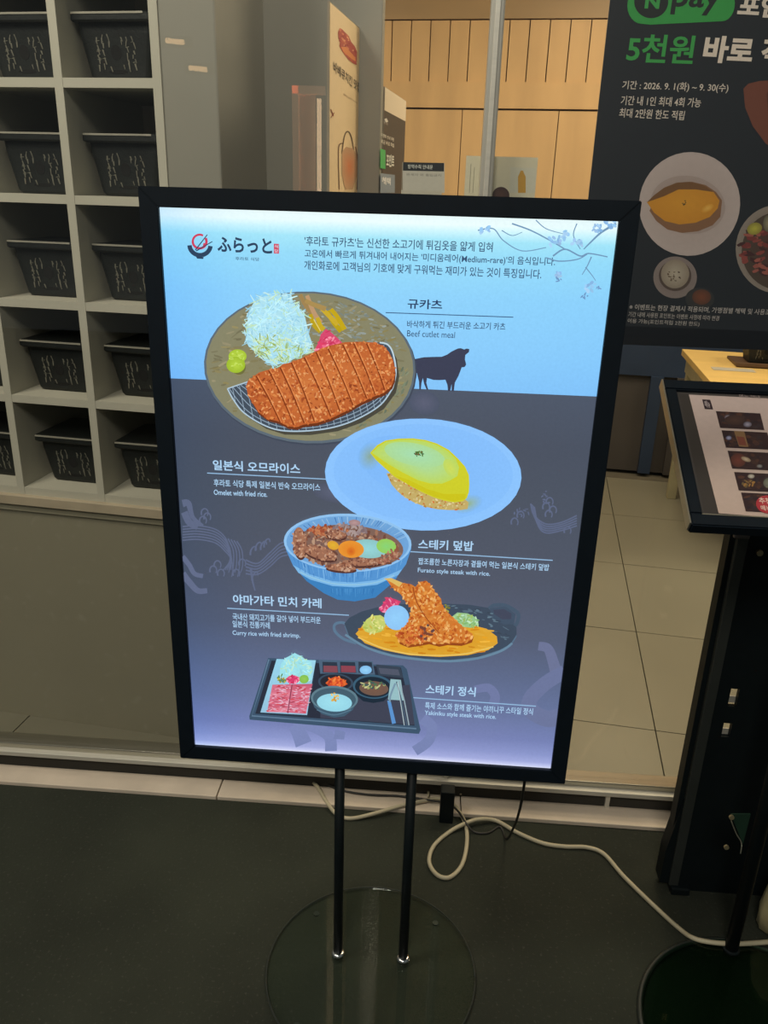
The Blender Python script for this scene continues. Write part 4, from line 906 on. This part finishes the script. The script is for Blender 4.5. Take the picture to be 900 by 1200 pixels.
# ================================================================== BLACK PANEL BEHIND THE MENU STAND
cab_t = thing('folding_panel', (.80, .27, 0), 'tall black metal panel with two slots and a brass screw, standing behind the menu stand', 'display panel')
x0, x1, y0, y1 = .640, .98, .252, .262
holes = [(.668, .700-.018, .462, .498), (.668, .686, .395, .425)]
cells = []
gx = [x0, .668, .684, x1]; gz = [.0, .392, .424, .462, .502, .842]
parts = []
for i in range(3):
    for j in range(5):
        if i == 1 and j in (1, 3): continue
        parts.append(box(W, gx[i], gx[i+1], y0, y1, gz[j], gz[j+1]))
put('face_plate', *join(*parts), M['black'], cab_t)
for zc in (.408, .482):
    pbox('slot_liner', W, .6675, .6845, .262, .2645, zc-.017, zc-.003, M['post'], cab_t)
pbox('edge_flange', W, .622, .642, .245, .285, .016, .842, mat('greyish_black_steel', (.028, .032, .028), .5, .2), cab_t, .002, 'greyish worn steel edge')  # edge strip in a lighter grey black than the face plate
pbox('edge_flange', W, .612, .622, .255, .285, .016, .842, M['black'], cab_t, .001)
pbox('foot', W, .626, .665, .235, .33, 0, .018, M['black'], cab_t, .003); pbox('foot', W, .93, .97, .235, .33, 0, .018, M['black'], cab_t, .003)
put('gusset', [W(.604, .25, .018), W(.63, .25, .018), W(.63, .25, .30), W(.604, .25, .10), W(.604, .285, .018), W(.63, .285, .018), W(.63, .285, .30), W(.604, .285, .10)], [(0, 1, 2, 3), (7, 6, 5, 4), (0, 4, 5, 1), (1, 5, 6, 2), (2, 6, 7, 3), (3, 7, 4, 0)], M['black'], cab_t)
put('screw', *tube([W(.6655, .252, .787), W(.6655, .245, .787)], .0058, 16), M['brass'], cab_t, False, 'round brass screw head')
pbox('clip', W, .612, .640, .236, .246, .815, .84, M['darkcab'], cab_t, .003)
# beige bag leaning at the foot of the panel
pr = []
for k_, (z, rx, ry) in enumerate([(0.0, .030, .022), (.012, .045, .032), (.05, .05, .036), (.11, .045, .034), (.17, .034, .026), (.205, .018, .014), (.215, .006, .006)]):
    pr.append([Vector((.820+k_*.003+rx*math.cos(2*PI*i/20)*(1+.05*math.sin(i*2.3+k_)), .165+ry*math.sin(2*PI*i/20), z)) for i in range(20)])
v = [p for r in pr for p in r]; f = [(k_*20+i, k_*20+(i+1) % 20, (k_+1)*20+(i+1) % 20, (k_+1)*20+i) for k_ in range(6) for i in range(20)]+[tuple(range(20))[::-1], tuple(range(120, 140))]
bg = put('cloth_bag', v, f, M['beige'], None, True); tag(bg, 'small beige bag standing by the black panel at the picture edge', 'bag')

# ================================================================== CABLES
def ground_pt(px, py, z): d = ray(px, py); t = (z-CAM.z)/d.z; return CAM+d*t
def cable_pts(px, r):
    out = []
    for p in px:
        z = p[2] if len(p) > 2 else 0.0; out.append(ground_pt(p[0], p[1], z+r))
    return out
R1 = .0046
wc = cable_pts([(355, 905, .011), (372, 922, .011), (384, 942, .004), (396, 955), (412, 959), (440, 953, .006), (475, 943, .011), (500, 938, .011), (514, 936, .011), (528, 940, .011), (538, 951, .004), (546, 968), (547, 990), (541, 1014), (527, 1028), (512, 1025), (503, 1010), (508, 992), (525, 976), (545, 965, .008), (562, 960, .009), (582, 962, .002), (607, 976), (636, 988), (662, 992), (688, 993), (708, 1001), (731, 1027), (768, 1063), (797, 1089), (812, 1099, .010), (832, 1104, .0135), (862, 1106, .0135), (900, 1104, .0135), (960, 1100, .0135)], R1)
o = put('power_cable', *tube(smooth_path(wc, 10), R1, 10), M['white_cable'], None, True); tag(o, 'cream power cable looping on the asphalt behind the sign', 'cable')
R2 = .0026
bcp = [W(.352, .03, .47)] + cable_pts([(604, 934, .30), (601, 945, .18), (593, 960, .011), (586, 969), (572, 975), (556, 975, .001), (546, 968, .012), (538, 956, .012), (528, 944, .011)], R2)
bcp = [W(.262, .045, .50), W(.268, .055, .455), W(.275, .12, .30), W(.285, .25, .13), W(.288, .35, .013)] + cable_pts([(586, 969), (572, 976), (556, 975, .001), (547, 966, .012), (538, 952, .014), (526, 942, .013), (505, 938, .016), (470, 933, .011), (430, 931, .011), (400, 926, .011), (380, 918, .011)], R2)
o = put('sign_cable', *tube(smooth_path(bcp, 8), R2, 8), M['black_cable'], None, True); tag(o, 'thin black cable hanging from the lit sign to the kerb', 'cable')
lp = cable_pts([(502, 934, .011), (503, 922, .013), (512, 917, .016), (526, 916, .016), (537, 921, .015), (540, 931, .011)], .003)
o = put('cable_loop', *tube(smooth_path(lp, 8), .0028, 8), M['white_cable'], None, True); tag(o, 'small cream cable loop on the kerb around the post foot', 'cable')

# ================================================================== ACROSS THE STREET (seen only as reflections in the glass)
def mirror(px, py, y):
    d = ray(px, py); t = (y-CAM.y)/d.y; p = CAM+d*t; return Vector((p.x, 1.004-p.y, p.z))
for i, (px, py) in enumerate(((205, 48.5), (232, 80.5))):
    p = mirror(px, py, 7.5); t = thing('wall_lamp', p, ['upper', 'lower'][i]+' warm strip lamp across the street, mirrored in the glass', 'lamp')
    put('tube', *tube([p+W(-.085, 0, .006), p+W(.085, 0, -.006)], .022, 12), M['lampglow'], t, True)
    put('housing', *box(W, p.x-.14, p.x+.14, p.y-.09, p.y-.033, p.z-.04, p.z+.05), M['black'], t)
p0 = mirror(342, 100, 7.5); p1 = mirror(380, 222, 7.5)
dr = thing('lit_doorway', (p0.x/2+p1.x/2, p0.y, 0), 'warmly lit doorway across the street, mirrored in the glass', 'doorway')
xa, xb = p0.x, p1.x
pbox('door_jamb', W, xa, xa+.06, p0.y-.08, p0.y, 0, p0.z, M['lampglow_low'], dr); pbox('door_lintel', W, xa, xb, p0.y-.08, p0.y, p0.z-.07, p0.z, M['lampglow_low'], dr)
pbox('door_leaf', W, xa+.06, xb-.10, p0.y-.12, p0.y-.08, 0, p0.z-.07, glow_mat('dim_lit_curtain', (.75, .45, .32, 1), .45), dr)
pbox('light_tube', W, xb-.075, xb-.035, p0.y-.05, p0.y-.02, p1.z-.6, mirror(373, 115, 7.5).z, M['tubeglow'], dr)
# cream name plates above the shop lamps: the lamps' own housings on the ceiling
for i, (lx, ly) in enumerate(SHOP_LAMPS):
    t = pbox('ceiling_light', W, lx-.27, lx+.27, ly-.27, ly+.27, 2.625, 2.64, M['alu_light']); tag(t, ['square ceiling light above the front of the shop', 'square ceiling light before the wooden wall', 'square ceiling light behind the shelf of grills', 'square ceiling light at the right end of the shop'][i], 'ceiling light')

flush_prints()
